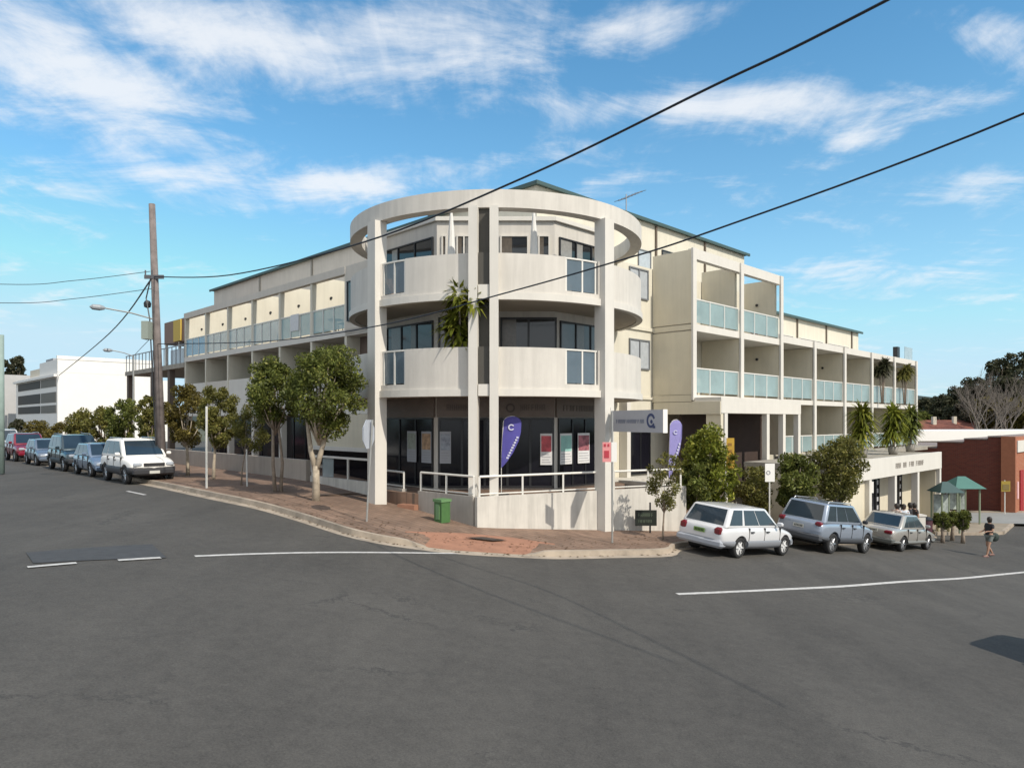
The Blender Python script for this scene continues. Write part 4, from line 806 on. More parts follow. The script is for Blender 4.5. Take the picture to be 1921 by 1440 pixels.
t = thing('hung_towel', 'white cloth hung over the glass rail of the second upper left wing balcony', 'towel', B(-2.2, 12, 4.2)); obj('cloth', MB().bbox(-2.20, -2.175, 11.6, 12.4, 4.4, 5.19), mat('white cloth', (.66, .67, .68), .9, .08, 9), t)
# ---------------------------------------------------------------- posters, flags and signs
def fpx(px_): return xC(px_)
postm = mat('poster paper', (.70, .69, .68), .5, .04, 5)
pcol = [mat('poster grey green', (.30, .33, .28), .6, .3, 9), mat('poster orange', (.42, .27, .16), .6, .4, 7), mat('poster slate', (.28, .31, .36), .6, .3, 8), mat('poster red', (.55, .10, .12), .6, .5, 4), mat('poster teal', (.30, .55, .50), .6, .15, 3), mat('poster maroon', (.35, .12, .14), .6, .6, 6)]
def poster(label, f, a0, a1, z0, z1, mi, dim=False):
    c = f((a0+a1)/2, .08, z0); t = thing('window_poster', label, 'poster', c, 'posters in the shop window of the tower')
    m = MB(); boxf(m, f, a0, a1, .075, .09, z0, z1); obj('sheet', m, mat('dim poster paper', (.36, .37, .40), .5) if dim else postm, t)
    m = MB(); zz_ = z0+(z1-z0)*.42; boxf(m, f, a0+.03, a1-.03, .0905, .095, zz_, z1-.08); obj('picture', m, pcol[mi], t)
    m = MB()
    for k in range(4): boxf(m, f, a0+.05, a1-.05-.05*(k % 2), .0905, .094, z0+.08+k*.09, z0+.1+k*.09)
    obj('print_lines', m, mat('grey print', (.30, .30, .32), .6), t)
fXX = lambda a, d, z: B(-3.46-d, a, z)
def byX(px_):
    k = (px_-960)/F; lo_, hi_ = -1.0, 12.0
    for _ in range(50):
        md = (lo_+hi_)/2; p = B(-3.46, md)
        if p[0]/p[1] > k: lo_ = md
        else: hi_ = md
    return lo_
Pl = [(767, 784, 'dull grey green poster, first from the left in the shop window', 0), (794, 812, 'dull orange picture poster, second from the left in the shop window', 1), (825, 846, 'slate coloured poster just left of the front columns', 2)]
for a, b, d, mi in Pl:
    if b < 822: poster(d, fXX, byX(b), byX(a), -1.45, -.35, mi, True)
    else: poster(d, fC, fpx(a), fpx(b), -1.45, -.35, mi, True)
def bxY(px_):
    k = (px_-960)/F; lo_, hi_ = -2.0, 12.0
    for _ in range(50):
        md = (lo_+hi_)/2; p = B(md, -3.52)
        if p[0]/p[1] < k: lo_ = md
        else: hi_ = md
    return lo_
for a, b, d, mi in [(1013, 1035, 'white poster with a red and blue picture beside the purple flag', 3), (1047, 1069, 'pale teal poster in the middle of the right shop window', 4), (1080, 1102, 'white poster with a maroon picture nearest the right column', 5)]:
    if b < 1040: poster(d, fC, fpx(a), fpx(b), -1.5, -.42, mi)
    else: poster(d, fY, bxY(a), bxY(b), -1.5, -.42, mi)
def feather(label, px_, Y, z0, zt, wid, col, stripe, seed, lettered=True):
    X = at(px_, Y); t = thing('feather_flag', label, 'flag', (X, Y, z0), 'purple feather flags'); H_ = zt-z0
    pts = [(0, 0, 0), (0, 0, H_*.5)]+[(wid*(.10*s/6), 0, H_*(.5+.42*s/6)) for s in range(1, 7)]
    hi = Vector(pts[-1])
    arcp = [(wid*.10+wid*.45*(1-math.cos(a)), 0, H_*.92+H_*.08*math.sin(a)) for a in [rad(q) for q in range(0, 181, 15)]]
    obj('pole', MBo(MB().path(pts[:-1]+arcp[:8], .014, 6)), rail_m, t)
    # fabric outline, pole side curved, free edge tapering down
    left = [(0+.0, H_*.34)]+[(wid*.10*s/6*0.9, H_*(.40+.52*s/6)) for s in range(0, 7)]
    right = [(a[0], a[2]) for a in arcp]+[(wid*.98, H_*.80), (wid*.86, H_*.68), (wid*.6, H_*.54), (wid*.28, H_*.42)]
    out = left+right[1:]; m = MB(); n_ = len(out)
    vs = [(u, -.008+.03*math.sin(v*4), v) for u, v in out]+[(u, .008+.03*math.sin(v*4), v) for u, v in out]
    m.add(vs, [tuple(range(n_)), tuple(range(2*n_-1, n_-1, -1))]+[(i, (i+1) % n_, n_+(i+1) % n_, n_+i) for i in range(n_)]); obj('fabric', MBo(m), col, t)
    m = MB()
    for k in range(9):
        q = k/8; u = wid*(.78-.5*q); v = H_*(.72-.26*q); m.box(u-.02, u+.07*wid*1.2, -.045, -.03, v, v+H_*.022)
    obj('lettering', MBo(m), stripe, t); m = MB(); r_ = wid*.16; ring(m, lambda a, d, z: (a, -.03-d, z), wid*.5, H_*.86, r_*.6, r_, .0, .015, 14, 30, 330); obj('emblem', MBo(m), stripe, t)
    obj('base', MBo(MB().box(-.25, .25, -.03, .03, 0, .04).box(-.03, .03, -.25, .25, .041, .07)), dark_fr, t); return t
purp = mat('purple fabric', (.085, .075, .34), .7, .06, 4); purl = mat('faded lilac fabric', (.30, .27, .58), .7, .06, 4); lett = mat('pale lettering', (.62, .62, .78), .6)
feather('deep purple feather flag standing behind the rail between the front and right columns', 940, 22.6, -2.35, .16, .64, purp, lett, 1)
feather('lighter lilac feather flag standing right of the hanging sign board', 1254, 25.5, -3.2, .06, .48, purl, lett, 2)
t = thing('yellow_banner', 'narrow yellow upright banner behind the bright green tree', 'banner', (at(1368, 25.4), 25.4, -4.4)); X = at(1368, 25.4)
obj('pole', MBo(MB().tube((-.17, 0, 0), (-.13, 0, 3.85), .018)), rail_m, t); obj('cloth', MBo(MB().box(-.11, .17, -.01, .01, 2.7, 3.8)), mat('yellow cloth', (.46, .28, .03), .7, .1, 6), t)
m = MB()
for k in range(4): m.box(-.06, .08, -.02, -.012, 2.8+k*.24, 2.9+k*.24)
obj('lettering', MBo(m), mat('brown letter', (.25, .13, .02), .7), t)
def post_sign(label, px_, Y, z0, zt, w_, y0, y1, m_, cat='sign', name='small_sign', extra=None, dx=0):
    X = at(px_, Y); t = thing(name, label, cat, (X, Y, z0)); obj('post', MBo(MB().tube((0, 0, 0), (0, 0, zt-z0), .028)), rail_m, t)
    a, b = zy(y1, Y)-z0, zy(y0, Y)-z0; obj('panel', MBo(MB().box(dx-w_/2, dx+w_/2, -.05, -.032, a, b)), m_, t)
    if extra: extra(t, a, b, w_, dx)
    return t
def ex1(t, a, b, w_, dx): m = MB(); ring(m, lambda u, d, z: (u, -.052-d, z), dx-.06, (a+b)/2, .05, .08, 0, .008, 14); obj('symbol', MBo(m), mat('grey print', (.30, .30, .32), .6), t)
post_sign('small white board with a grey round symbol beside the portal column', 1443, 26.4, -4.6, -1.6, .36, 869, 903, wh, extra=ex1)
post_sign('plain white notice on a post in front of the first shop bay', 1626, 31.5, -5.4, -2.5, .54, 903, 924, wh)
def board():
    t = thing('notice_board', 'small black notice board on a post against the base wall right of the tower', 'notice board', (at(1211, 23.5), 23.5, -3.85))
    obj('post', MBo(MB().tube((.15, .03, 0), (.15, .03, 1.15), .03)), dark_fr, t)
    m = MB().box(-.36, .36, -.03, 0, .38, .90); obj('panel', MBo(m), mat('black board', (.015, .02, .015), .5), t)
    m = MB(); f = lambda a, d, z: (a, -.031-d, z)
    strokes(m, f, -.25, .25, .68, .80, .001, 7, .015, 3); strokes(m, f, -.25, .2, .48, .58, .001, 9, .012, 8); obj('lettering', MBo(m), mat('dim green print', (.10, .13, .09), .6), t)
board()
# hanging sign board on the right column
b0 = np.array([3.27, 22.95]); b1 = np.array([4.4, 20.3]); db = (b1-b0)/np.linalg.norm(b1-b0); nb = np.array([-db[1], db[0]])*-1
lenb = float(np.linalg.norm(b1-b0))
fH = lambda a, d, z: (b0[0]+db[0]*a+nb[0]*d, b0[1]+db[1]*a+nb[1]*d, z)
t = thing('hanging_sign', 'long grey shop sign board with a round emblem projecting from the right column', 'sign', (b0[0], b0[1], -.3))
m = MB(); boxf(m, fH, .02, lenb, -.07, .07, -.33, .34); obj('board', m, mat('sign board grey', (.42, .43, .46), .6, .04, 3), t)
m = MB(); m.tube(fH(-.35, 0, .2), fH(.05, 0, .2), .03); m.tube(fH(-.35, 0, -.2), fH(.05, 0, -.2), .03); m.tube(fH(-.1, 0, .45), fH(-.1, 0, -.9), .025); obj('bracket', m, rail_m, t)
navy = mat('navy print', (.05, .07, .16), .6); m = MB(); ring(m, fH, 2.28, .02, .14, .215, .0705, .08, 26, 20, 330); ring(m, fH, 2.31, -.01, .0, .06, .0705, .078, 10); boxf(m, fH, 2.38, 2.5, .0705, .08, -.2, -.13); obj('emblem', m, navy, t)
m = MB(); strokes(m, fH, .35, 1.95, -.06, .06, .0705, 13, .022, 21); obj('lettering', m, mat('slate print', (.18, .20, .26), .6), t)
m = MB(); strokes(m, lambda a, d, z: fH(a, -d, z), .35, 1.95, -.06, .06, .0705, 13, .022, 22); obj('lettering', m, mat('slate print', (.18, .20, .26), .6), t)
m = MB(); boxf(m, fH, lenb+.001, lenb+.02, -.075, .075, -.335, .345); obj('sunlit_edge', m, wh, t)  # end edge in white, its sunlit brightness put into the colour
# parking sign and octagon
Y = 20.7; X = at(1148, Y); z0 = h(X)+KH
t = thing('parking_sign', 'red and white parking sign on a thin grey post at the kerb by the tower', 'sign', (X, Y, z0)); g_ = mat('galvanised post', (.42, .42, .40), .45, .1, 9, metal=.6)
obj('post', MBo(MB().tube((0, 0, 0), (0, 0, zy(772, Y)-z0), .03)), g_, t); a, b = zy(866, Y)-z0, zy(829, Y)-z0
obj('red_plate', MBo(MB().box(-.29, -.04, -.045, -.033, a, b)), mat('sign red faded', (.72, .28, .28), .6), t)
obj('red_symbol', MBo(MB().box(-.24, -.10, -.055, -.046, a+.12, a+.33).box(-.25, -.19, -.055, -.046, b-.13, b-.05).box(-.14, -.09, -.055, -.046, b-.13, b-.05)), mat('sign red', (.45, .04, .06), .6), t)
obj('white_plate', MBo(MB().box(-.03, .13, -.045, -.033, a, b)), wh, t)
Y = float(G(690, 978, KH)[1]); X = at(690, Y); z0 = h(X)+KH
t = thing('octagonal_sign', 'octagonal road sign seen from its pale back on a thin post at the left kerb', 'sign', (X, Y, z0)); zt = zy(787, Y)-z0; zb = zy(841, Y)-z0
obj('post', MBo(MB().tube((-.04, 0, 0), (.12, 0, zt), .028)), g_, t); rr_ = (zt-zb)/2; zc_ = (zt+zb)/2; a_ = rad(-77); u = Vector((math.cos(a_), -math.sin(a_), 0)).normalized(); nn = Vector((0, 0, 1)).cross(u)
m = MB(); vs = []
for d in (-.008, .008):
    for k in range(8): q = rad(22.5+45*k); vs.append(Vector((.09, 0, zc_))+nn*(d+.04)+u*math.cos(q)*rr_*1.08+Vector((0, 0, math.sin(q)*rr_*1.08)))
u2 = Vector((.20, .98, 0)).normalized(); vs = []
for d in (-.008, .008):
    for k in range(8): q = rad(22.5+45*k); vs.append(Vector((.02, -.04, zc_))+Vector((.98, -.20, 0))*d+u2*math.cos(q)*rr_*1.08+Vector((0, 0, math.sin(q)*rr_*1.08)))
m.add(vs, [tuple(range(8)), tuple(range(15, 7, -1))]+[(k, (k+1) % 8, 8+(k+1) % 8, 8+k) for k in range(8)]); obj('plate', MBo(m), mat('sign back', (.42, .45, .50), .5, .06, 3), t)
p = G(387, 915, KH); t = thing('sign_post', 'tall bare white topped metal post on the left footpath', 'post', (p[0], p[1], h(p[0])+KH)); hh = zy(762, p[1])-h(p[0])-KH
obj('post', MBo(MB().tube((0, 0, 0), (0, 0, hh*.5), .04).tube((0, 0, hh*.5), (0, 0, hh), .042)), mat('white post', (.60, .60, .57), .5, .1, 5), t)
p = G(457, 912, KH); t = thing('tree_stake', 'short white stake supporting the thin sapling', 'stake', (p[0], p[1], h(p[0])+KH)); obj('stake', MBo(MB().tube((.12, 0, 0), (.10, 0, 1.35), .03)), mat('white post', (.60, .60, .57), .5, .1, 5), t)
p = G(829, 979, KH); t = thing('utility_cabinet', 'small green service cabinet against the shaded grey wall left of the corner', 'cabinet', (p[0], p[1], h(p[0])+KH)); cg = mat('cabinet green', (.06, .15, .045), .6, .12, 4, streak=.1)
def rotbox(m, x0, x1, y0, y1, z0, z1, a): c, s = math.cos(a), math.sin(a); return m.bbox(x0, x1, y0, y1, z0, z1, lambda x, y, z: (x*c-y*s, x*s+y*c, z))
obj('body', MBo(rotbox(MB(), -.17, .17, -.17, .17, 0, .62, rad(-44))), cg, t); obj('lid', MBo(rotbox(MB(), -.2, .2, -.2, .2, .621, .70, rad(-44))), mat('cabinet lid', (.12, .24, .10), .6), t)
m = MB(); rotbox(m, -.08, .08, -.19, -.171, .1, .55, rad(-44)); obj('door', MBo(m), mat('cabinet door', (.15, .28, .13), .6), t)
# kiosk and shelter with green roofs
def hip(label, name, px_, Y, wd, ytop, yeave, m_, seed):
    X = at(px_, Y); z0 = h(X)+KH; t = thing(name, label, 'shelter', (X, Y, z0)); e = zy(yeave, Y)-z0; tp = zy(ytop, Y)-z0; w = wd/2
    vs = [(-w, -w, e), (w, -w, e), (w, w, e), (-w, w, e), (-w*.25, 0, tp), (w*.25, 0, tp)]
    obj('roof', MBo(MB().add(vs, [(0, 1, 5, 4), (1, 2, 5), (2, 3, 4, 5), (3, 0, 4), (3, 2, 1, 0)])), m_, t)
    for sx in (-1, 1):
        for sy in (-1, 1): obj('post', MBo(MB().tube((sx*w*.72, sy*w*.72, 0), (sx*w*.72, sy*w*.72, e), .05)), mat('shelter post', (.22, .26, .18), .7), t)
    obj('panel', MBo(MB().box(-w*.6, w*.6, w*.6, w*.66, e*.35, e*.92)), mat('notice glass', (.34, .38, .36), .3, .5, 3), t)
    obj('bench', MBo(MB().box(-w*.6, w*.6, w*.1, w*.5, .40, .46).box(-w*.5, -w*.42, w*.1, w*.5, 0, .399).box(w*.42, w*.5, w*.1, w*.5, 0, .399)), mat('cream slats', (.5, .46, .30), .8), t); return t
hip('small dark green hip roofed notice shelter at the end of the shops', 'notice_shelter', 1773, 36.5, 1.25, 903, 922, green_metal, 1)
hip('larger light green hip roofed bus shelter before the brick wall', 'bus_shelter', 1803, 40.5, 1.75, 893, 914, green_pale, 2)
# ---------------------------------------------------------------- poles, lamps and wires
PX, PY = -14.62, 29.5; pz = h(PX)
t = thing('power_pole', 'tall weathered timber power pole leaning left behind the white off-road car', 'pole', (PX, PY, pz))
obj('pole', MBo(MB().tube((0, 0, 0), (-.43, 0, zy(383, PY)-pz), .19, .125, 14)), mat('weathered timber', (.20, .17, .16), .9, .3, 3, .4, 20, streak=.35), t, True)
obj('transformer_box', MBo(MB().box(-.62, -.34, -.5, -.1, zy(638, PY)-pz, zy(605, PY)-pz)), mat('grey green box', (.28, .32, .28), .6), t)
obj('insulator', MBo(MB().disc_lathe([(.02, 0), (.13, .05), (.15, .2), (.1, .3), (.02, .33)], (-.62, 0, zy(578, PY)-pz), (0, 0, 1), 12)), dark_fr, t)
m = MB().box(-.68, .12, -.15, -.09, zy(524, PY)-pz, zy(517, PY)-pz)
for k in range(2): m.tube((-.64+.3*k, -.12, zy(517, PY)-pz), (-.64+.3*k, -.12, zy(508, PY)-pz), .03)
obj('crossarm', MBo(m), mat('dark arm', (.10, .10, .11), .7), t)
obj('cable', MBo(MB().path([(-.4, -.13, zy(520, PY)-pz), (-.62, -.1, zy(560, PY)-pz), (-.42, -.2, zy(600, PY)-pz), (-.1, -.2, .2)], .025)), dark_fr, t)
def lamp(label, x, y, z0, zt, arm, ln, name='street_lamp', pole=True, par=None):
    t = par or thing(name, label, 'street lamp', (x, y, z0)); d = Vector((arm[0], arm[1], 0)).normalized()
    if pole: obj('pole', MBo(MB().tube((0, 0, 0), (0, 0, zt-z0), .08, .05)), g_, t)
    o = Vector((0 if pole else -.26, 0, zt-z0)); tip = o+d*ln+Vector((0, 0, .28)); obj('lamp_arm', MBo(MB().path([o, (o+tip)/2+Vector((0, 0, .05)), tip], .03)), g_, t)
    obj('lamp_head', MBo(MB().disc_lathe([(.01, 0), (.07, .03), (.12, .2), (.11, .45), (.02, .55)], tip-Vector((0, 0, .0)), d, 10)), mat('lamp head', (.30, .33, .36), .5), t); return t
lamp('', PX, PY, pz, zy(600, PY), -R, 1.9, pole=False, par=t)
lamp('street lamp on a thin pole far down the left footpath before the white wall', at(250, 45), 45, -2.4, zy(668, 45), -R, 1.2)
t = thing('edge_pole', 'grey green pole cut by the left edge of the photo', 'pole', (at(1, 33), 33, -2.45)); obj('pole', MBo(MB().tube((0, 0, 0), (0, 0, zy(628, 33)+2.45), .16, .13, 12)), mat('grey green pole', (.25, .33, .30), .7, .1, 3), t, True)
def wire(label, pts, r=.02, name='overhead_wire'):
    P = smooth_path([np.array(p, float) for p in pts], 8); t = obj(name, MB().path([tuple(p) for p in P], r, 5), mat('black cable', (.02, .022, .026), .5)); return tag(t, label, 'wire', 'overhead wires')
def wp(x, y, Y): return (at(x, Y), Y, zy(y, Y))
wire('thick black cable sweeping from the power pole up to the top edge right of centre', [(PX-.3, PY-.1, zy(520, PY)), wp(430, 516, 24.2), wp(680, 455, 18.06), wp(985, 332, 13.8), wp(1330, 165, 11.0), wp(1665, 0, 9.0), (10.6, 2.9, 6.5)], .022)
wire('thinner cable crossing the tower balconies and leaving at the right edge', [(PX-.25, PY, zy(645, PY)), wp(500, 640, 23), wp(720, 609, 18.5), wp(950, 549, 15.35), wp(1130, 498, 13.6), wp(1330, 435, 12.0), wp(1921, 213, 9.0), (9.0, 5.4, 4.75), (11.2, 2, 5.7)], .017)
wire('upper thin wire from the power pole to the left edge', [(PX-.5, PY, zy(509, PY)), wp(140, 526, 28.7), wp(0, 533, 28), (-28, 26, 5.5)], .013)
wire('lower thin wire from the power pole to the left edge', [(PX-.4, PY, zy(541, PY)), wp(140, 560, 28.7), wp(0, 568, 28), (-28, 26, 4.7)], .013)
wire('steep bundled cable from the power pole down towards the white building', [(PX-.4, PY, zy(520, PY)), wp(205, 625, 45), wp(110, 704, 75)], [.035]*17 if False else .035)
wire('faint sagging wire from the power pole to the far street lamp', [(PX-.35, PY, zy(628, PY)), wp(262, 655, 38), wp(250, 668, 45)], .015)

# ---------------------------------------------------------------- cars
rubber = mat('tyre rubber', (.02, .02, .021), .85); alloy = mat('wheel alloy', (.45, .46, .48), .35, metal=.6); hub = mat('white hub cap', (.62, .62, .62), .5)
red_l = mat('tail lamp red', (.16, .012, .018), .25); clear_l = mat('headlamp glass', (.40, .43, .47), .12, spec=.8); blackp = mat('black plastic', (.028, .028, .032), .6); seam = mat('panel gap', (.02, .02, .02), .8); plate_m = mat('number plate', (.55, .55, .50), .5); plate_g = mat('green number plate', (.16, .28, .06), .6); side_m = mat('side reflector', (.4, .12, .02), .4); under = mat('underbody', (.01, .01, .01), .9)
def paint(name, c, met=.0): return mat(name, c, .25, .03, 2, 0, 1, met, .5, .8)
def apply_(o):
    dg = bpy.context.evaluated_depsgraph_get(); e = o.evaluated_get(dg); me = bpy.data.meshes.new_from_object(e); o.modifiers.clear(); o.data = me
def car(label, cat, name, front, rear, S, col, group):
    # front, rear: plan points of the axle centres (world)
    f = np.array(front); r = np.array(rear); mid = (f+r)/2; d2 = (f-r)/np.linalg.norm(f-r); n2 = np.array([-d2[1], d2[0]])
    zf, zr = h(f[0]), h(r[0]); wbase = float(np.linalg.norm(f-r)); X = Vector((d2[0]*wbase, d2[1]*wbase, zf-zr)).normalized()
    pl, pr = mid+n2*.75, mid-n2*.75; Yv = Vector((n2[0]*1.5, n2[1]*1.5, h(pl[0])-h(pr[0]))).normalized(); Z = X.cross(Yv).normalized(); Yv = Z.cross(X)
    M = Matrix(((X.x, Yv.x, Z.x, mid[0]), (X.y, Yv.y, Z.y, mid[1]), (X.z, Yv.z, Z.z, (zf+zr)/2), (0, 0, 0, 1)))
    t = thing(name, label, cat, group=group, mtx=M); wb_ = wbase/2; w = S['w']/2
    def loft(st, grow=1.0, top=None):
        m = MB(); n = 0; tk = .975 if not top else 1.0
        for (x, zt, ww, zb) in st:
            ww = ww*w*grow; zt = min(zt, top) if top else zt; zm = zb+(zt-zb)*.55
            half = [(.0, zb), (.78*ww, zb), (.965*ww, zb+.10), (1.0*ww, zm), (tk*ww, zt-(.10 if not top else .02)), (.90*ww, zt-.01), (.55*ww, zt+.018), (0, zt+.025)]
            ringp = half+[(-a, b) for a, b in half[-2:0:-1]]; m.v += [(x, a, b) for a, b in ringp]; n = len(ringp)
        for i in range(len(st)-1):
            for k in range(n): m.f.append((i*n+k, i*n+(k+1) % n, (i+1)*n+(k+1) % n, (i+1)*n+k))
        m.f += [tuple(range(n-1, -1, -1)), tuple(range((len(st)-1)*n, len(st)*n))]; return m
    def body_part(nm, m, mt, cut=True, parent=t):
        o = obj(nm, MBo(m), mt, parent, True); s = o.modifiers.new('s', 'SUBSURF'); s.levels = 2; s.render_levels = 2; cs = []
        bpy.context.view_layer.update(); apply_(o)
        if cut:
            cm = MB()
            for sx in (wb_, -wb_): cm.tube((sx, -w*1.3, S['r']+.01), (sx, -w*.62, S['r']+.01), S['r']*1.17, n=28); cm.tube((sx, w*.62, S['r']+.01), (sx, w*1.3, S['r']+.01), S['r']*1.17, n=28)
            c = _obj('cut', MBo(cm), under) if False else obj('cutter', MBo(cm), under, t); b = o.modifiers.new('b', 'BOOLEAN'); b.operation = 'DIFFERENCE'; b.object = c; b.solver = 'EXACT'
            bpy.context.view_layer.update(); apply_(o); bpy.data.objects.remove(c)
            for p in o.data.polygons: p.use_smooth = abs(p.normal.y) < 2
            o.data.set_sharp_from_angle(angle=rad(38))
        return o
    body = body_part('body', loft(S['st']), col)
    if S.get('clad'): body_part('lower_trim', loft([(x*1.004, zt, ww, zb-.015) for x, zt, ww, zb in S['st']], 1.035, S['clad'][0]), S['clad'][1])
    # cabin
    xr0, xf0, xr1, xf1 = S['cab']; zb_, zt_ = S['belt']-.06, S['H']; wb0, wt0 = w*.93, w*S.get('tuck', .76)
    c8 = [(xr0, -wb0, zb_), (xf0, -wb0, zb_), (xf0, wb0, zb_), (xr0, wb0, zb_), (xr1, -wt0, zt_), (xf1, -wt0, zt_), (xf1, wt0, zt_), (xr1, wt0, zt_)]
    cab = obj('cabin', MBo(MB().hexa(c8)), col, t); bv = cab.modifiers.new('b', 'BEVEL'); bv.width = .085; bv.segments = 4; bpy.context.view_layer.update(); apply_(cab); cab.data.set_sharp_from_angle(angle=rad(50))
    rm = MB(); nn_ = 8
    for i in range(nn_+1):
        for j in range(nn_+1):
            u, v = i/nn_, j/nn_; rm.v.append((xr1+.05+(xf1-xr1-.08)*u, -wt0*.93+2*wt0*.93*v, zt_-.004+.04*(1-(2*u-1)**4)*(1-(2*v-1)**4)))
    rm.f = [(i*(nn_+1)+j, i*(nn_+1)+j+1, (i+1)*(nn_+1)+j+1, (i+1)*(nn_+1)+j) for i in range(nn_) for j in range(nn_)]
    obj('roof', MBo(rm), col, t, True)
    V8 = [Vector(q) for q in c8]
    def quad(face, u0, u1, v0, v1, nm, mt, off=.006, par=None, skew0=0, skew1=0):
        a, b, c, d = face; nrm = (b-a).cross(d-a).normalized()
        P = lambda u, v: (a*(1-u)+b*u)*(1-v)+(d*(1-u)+c*u)*v
        q = [P(u0, v0), P(u1, v0), P(u1+skew1, v1), P(u0+skew0, v1)]; return obj(nm, MBo(MB().hexa([p-nrm*.01 for p in q]+[p+nrm*off for p in q])), mt, par or t)
    rt = (V8[0], V8[1], V8[5], V8[4]); lf = (V8[3], V8[2], V8[6], V8[7]); fr = (V8[1], V8[2], V8[6], V8[5]); bk = (V8[3], V8[0], V8[4], V8[7])
    quad(fr, .07, .93, .14, .93, 'windscreen', cglass); quad(bk, .08, .92, .14 if S['H'] > 1.46 else .2, .9, 'rear_window', cglass)
    for face, sgn_ in ((rt, 1), (lf, -1)):
        a, b, c, d = face
        for (u0, u1, s0, s1) in S['win']:
            nrm = (b-a).cross(d-a).normalized()*(1 if sgn_ == 1 else -1); P = lambda u, v: (a*(1-u)+b*u)*(1-v)+(d*(1-u)+c*u)*v
            q = [P(u0, .17), P(u1, .17), P(u1+s1, .9), P(u0+s0, .9)]; obj('side_window', MBo(MB().hexa([p-nrm*.01 for p in q]+[p+nrm*.007 for p in q])), cglass, t)
    # wheels
    for sx in (wb_, -wb_):
        for sy in (-1, 1):
            ctr = Vector((sx, sy*(w*.965-.10), S['r'])); R_ = S['r']; wh_ = thing_child('wheel', t)
            obj('tyre', MBo(MB().disc_lathe([(R_*.62, -.10), (R_*.9, -.105), (R_, -.07), (R_, .07), (R_*.9, .105), (R_*.66, .10), (R_*.62, .06)], ctr, (0, sy, 0), 26)), rubber, wh_, True)
            m = MB().disc_lathe([(.001, .075), (R_*.14, .085), (R_*.2, .06), (R_*.64, .045), (R_*.66, .09), (R_*.62, .092)], ctr, (0, sy, 0), 26)
            m.disc_lathe([(R_*.62, -.09), (.01, -.09)], ctr, (0, sy, 0), 20)
            for k in range(6): a = k*math.pi/3; m.tube(ctr+Vector((math.cos(a)*R_*.15, sy*.07, math.sin(a)*R_*.15)), ctr+Vector((math.cos(a)*R_*.62, sy*.07, math.sin(a)*R_*.62)), .03, .022, 5)
            obj('rim', MBo(m), S.get('rim', alloy), wh_)
    # ends
    xF, xR = S['st'][-1][0], S['st'][0][0]
    for sy in (-1, 1):
        a = S['tail']; obj('tail_lamp', MBo(bevelbox(xR+a[0]+.012, xR+a[1]+.03, *sorted((sy*w*(a[2]-.06), sy*w*(a[3]-.09))), a[4], a[5])), red_l, t)
        a = list(S['head']); a[3] = min(a[3], S['st'][-1][2]+.05); a[2] = a[3]-.34; obj('headlight', MBo(bevelbox(xF-a[0]-.02, xF+a[1]-.012, *sorted((sy*w*(a[2]-.04), sy*w*(a[3]-.05))), a[4], a[5])), clear_l, t)
        mx_ = xf0-.35; q = sy*(w*.97); obj('wing_mirror', MBo(bevelbox(mx_, mx_+.12, *sorted((q, q+sy*.18)), S['belt']+.03, S['belt']+.16)), S.get('mirror', col), t)
    g0, g1, gz0, gz1 = S['grille']; obj('grille', MBo(MB().box(xF-.06, xF+g1, -w*g0, w*g0, gz0, gz1)), blackp, t)
    fw_ = S['st'][-1][2]*w*1.04; obj('front_bumper', MBo(bevelbox(xF-.20, xF+.04, -fw_, fw_, S['bz'][0], S['bz'][1])), S['bm'], t); obj('rear_bumper', MBo(bevelbox(xR-.045, xR+.25, -w*.93, w*.93, S['bz'][0]+.03, S['bz'][1]+.04)), S['bm'], t)
    obj('number_plate', MBo(MB().box(xF+.047, xF+.058, -.19, .19, S['bz'][0]+.07, S['bz'][0]+.18)), plate_m, t); pzr = S.get('rpz', S['bz'][1]+.15)
    np_ = obj('number_plate', MBo(MB().box(xR-.035+S.get('rpx', 0), xR-.022+S.get('rpx', 0), -.19, .19, pzr, pzr+.12)), S.get('rplate', plate_m), t)
    for q in range(6): pass
    m = MB()
    for k in range(6): m.box(xR-.040+S.get('rpx', 0), xR-.0355+S.get('rpx', 0), -.15+k*.052, -.12+k*.052, pzr+.03, pzr+.09)
    obj('plate_characters', MBo(m), seam, np_)
    # door seams and handles, as thin strips on the side
    for sy in (-1, 1):
        m = MB(); hd = MB()
        for x in S['seams']: m = MB().box(x-.005, x+.005, *sorted((sy*w*.93, sy*w*1.002)), S['st'][2][3]+.12, S['belt']-.03); obj('door_seam', MBo(m), seam, t)
        for x in S['handles']: obj('door_handle', MBo(MB().box(x-.08, x+.08, *sorted((sy*w*.96, sy*(w*1.0+.02))), S['belt']-.17, S['belt']-.135)), S.get('hm', blackp), t)
    obj('underbody', MBo(MB().box(xR+.3, xF-.3, -w*.60, w*.60, S['st'][2][3]-.05, S['st'][2][3]+.2)), under, t)
    if S.get('rails'):
        for sy in (-1, 1): obj('roof_rail', MBo(MB().path([(xr1+.15, sy*wt0*.88, zt_-.01), (xr1+.2, sy*wt0*.88, zt_+.06), (xf1-.2, sy*wt0*.88, zt_+.06), (xf1-.12, sy*wt0*.88, zt_-.01)], .018)), S.get('railm', alloy), t)
    if S.get('spare'): obj('spare_wheel', MBo(MB().disc_lathe([(.01, 0), (.3, 0), (.33, -.1), (.3, -.2), (.01, -.21)], (xR-.02, 0, .85), (1, 0, 0), 20)), blackp, t)
    return t
def thing_child(name, parent):
    o = bpy.data.objects.new(name, None); C.objects.link(o); o.parent = parent; o.empty_display_size = .1; return o
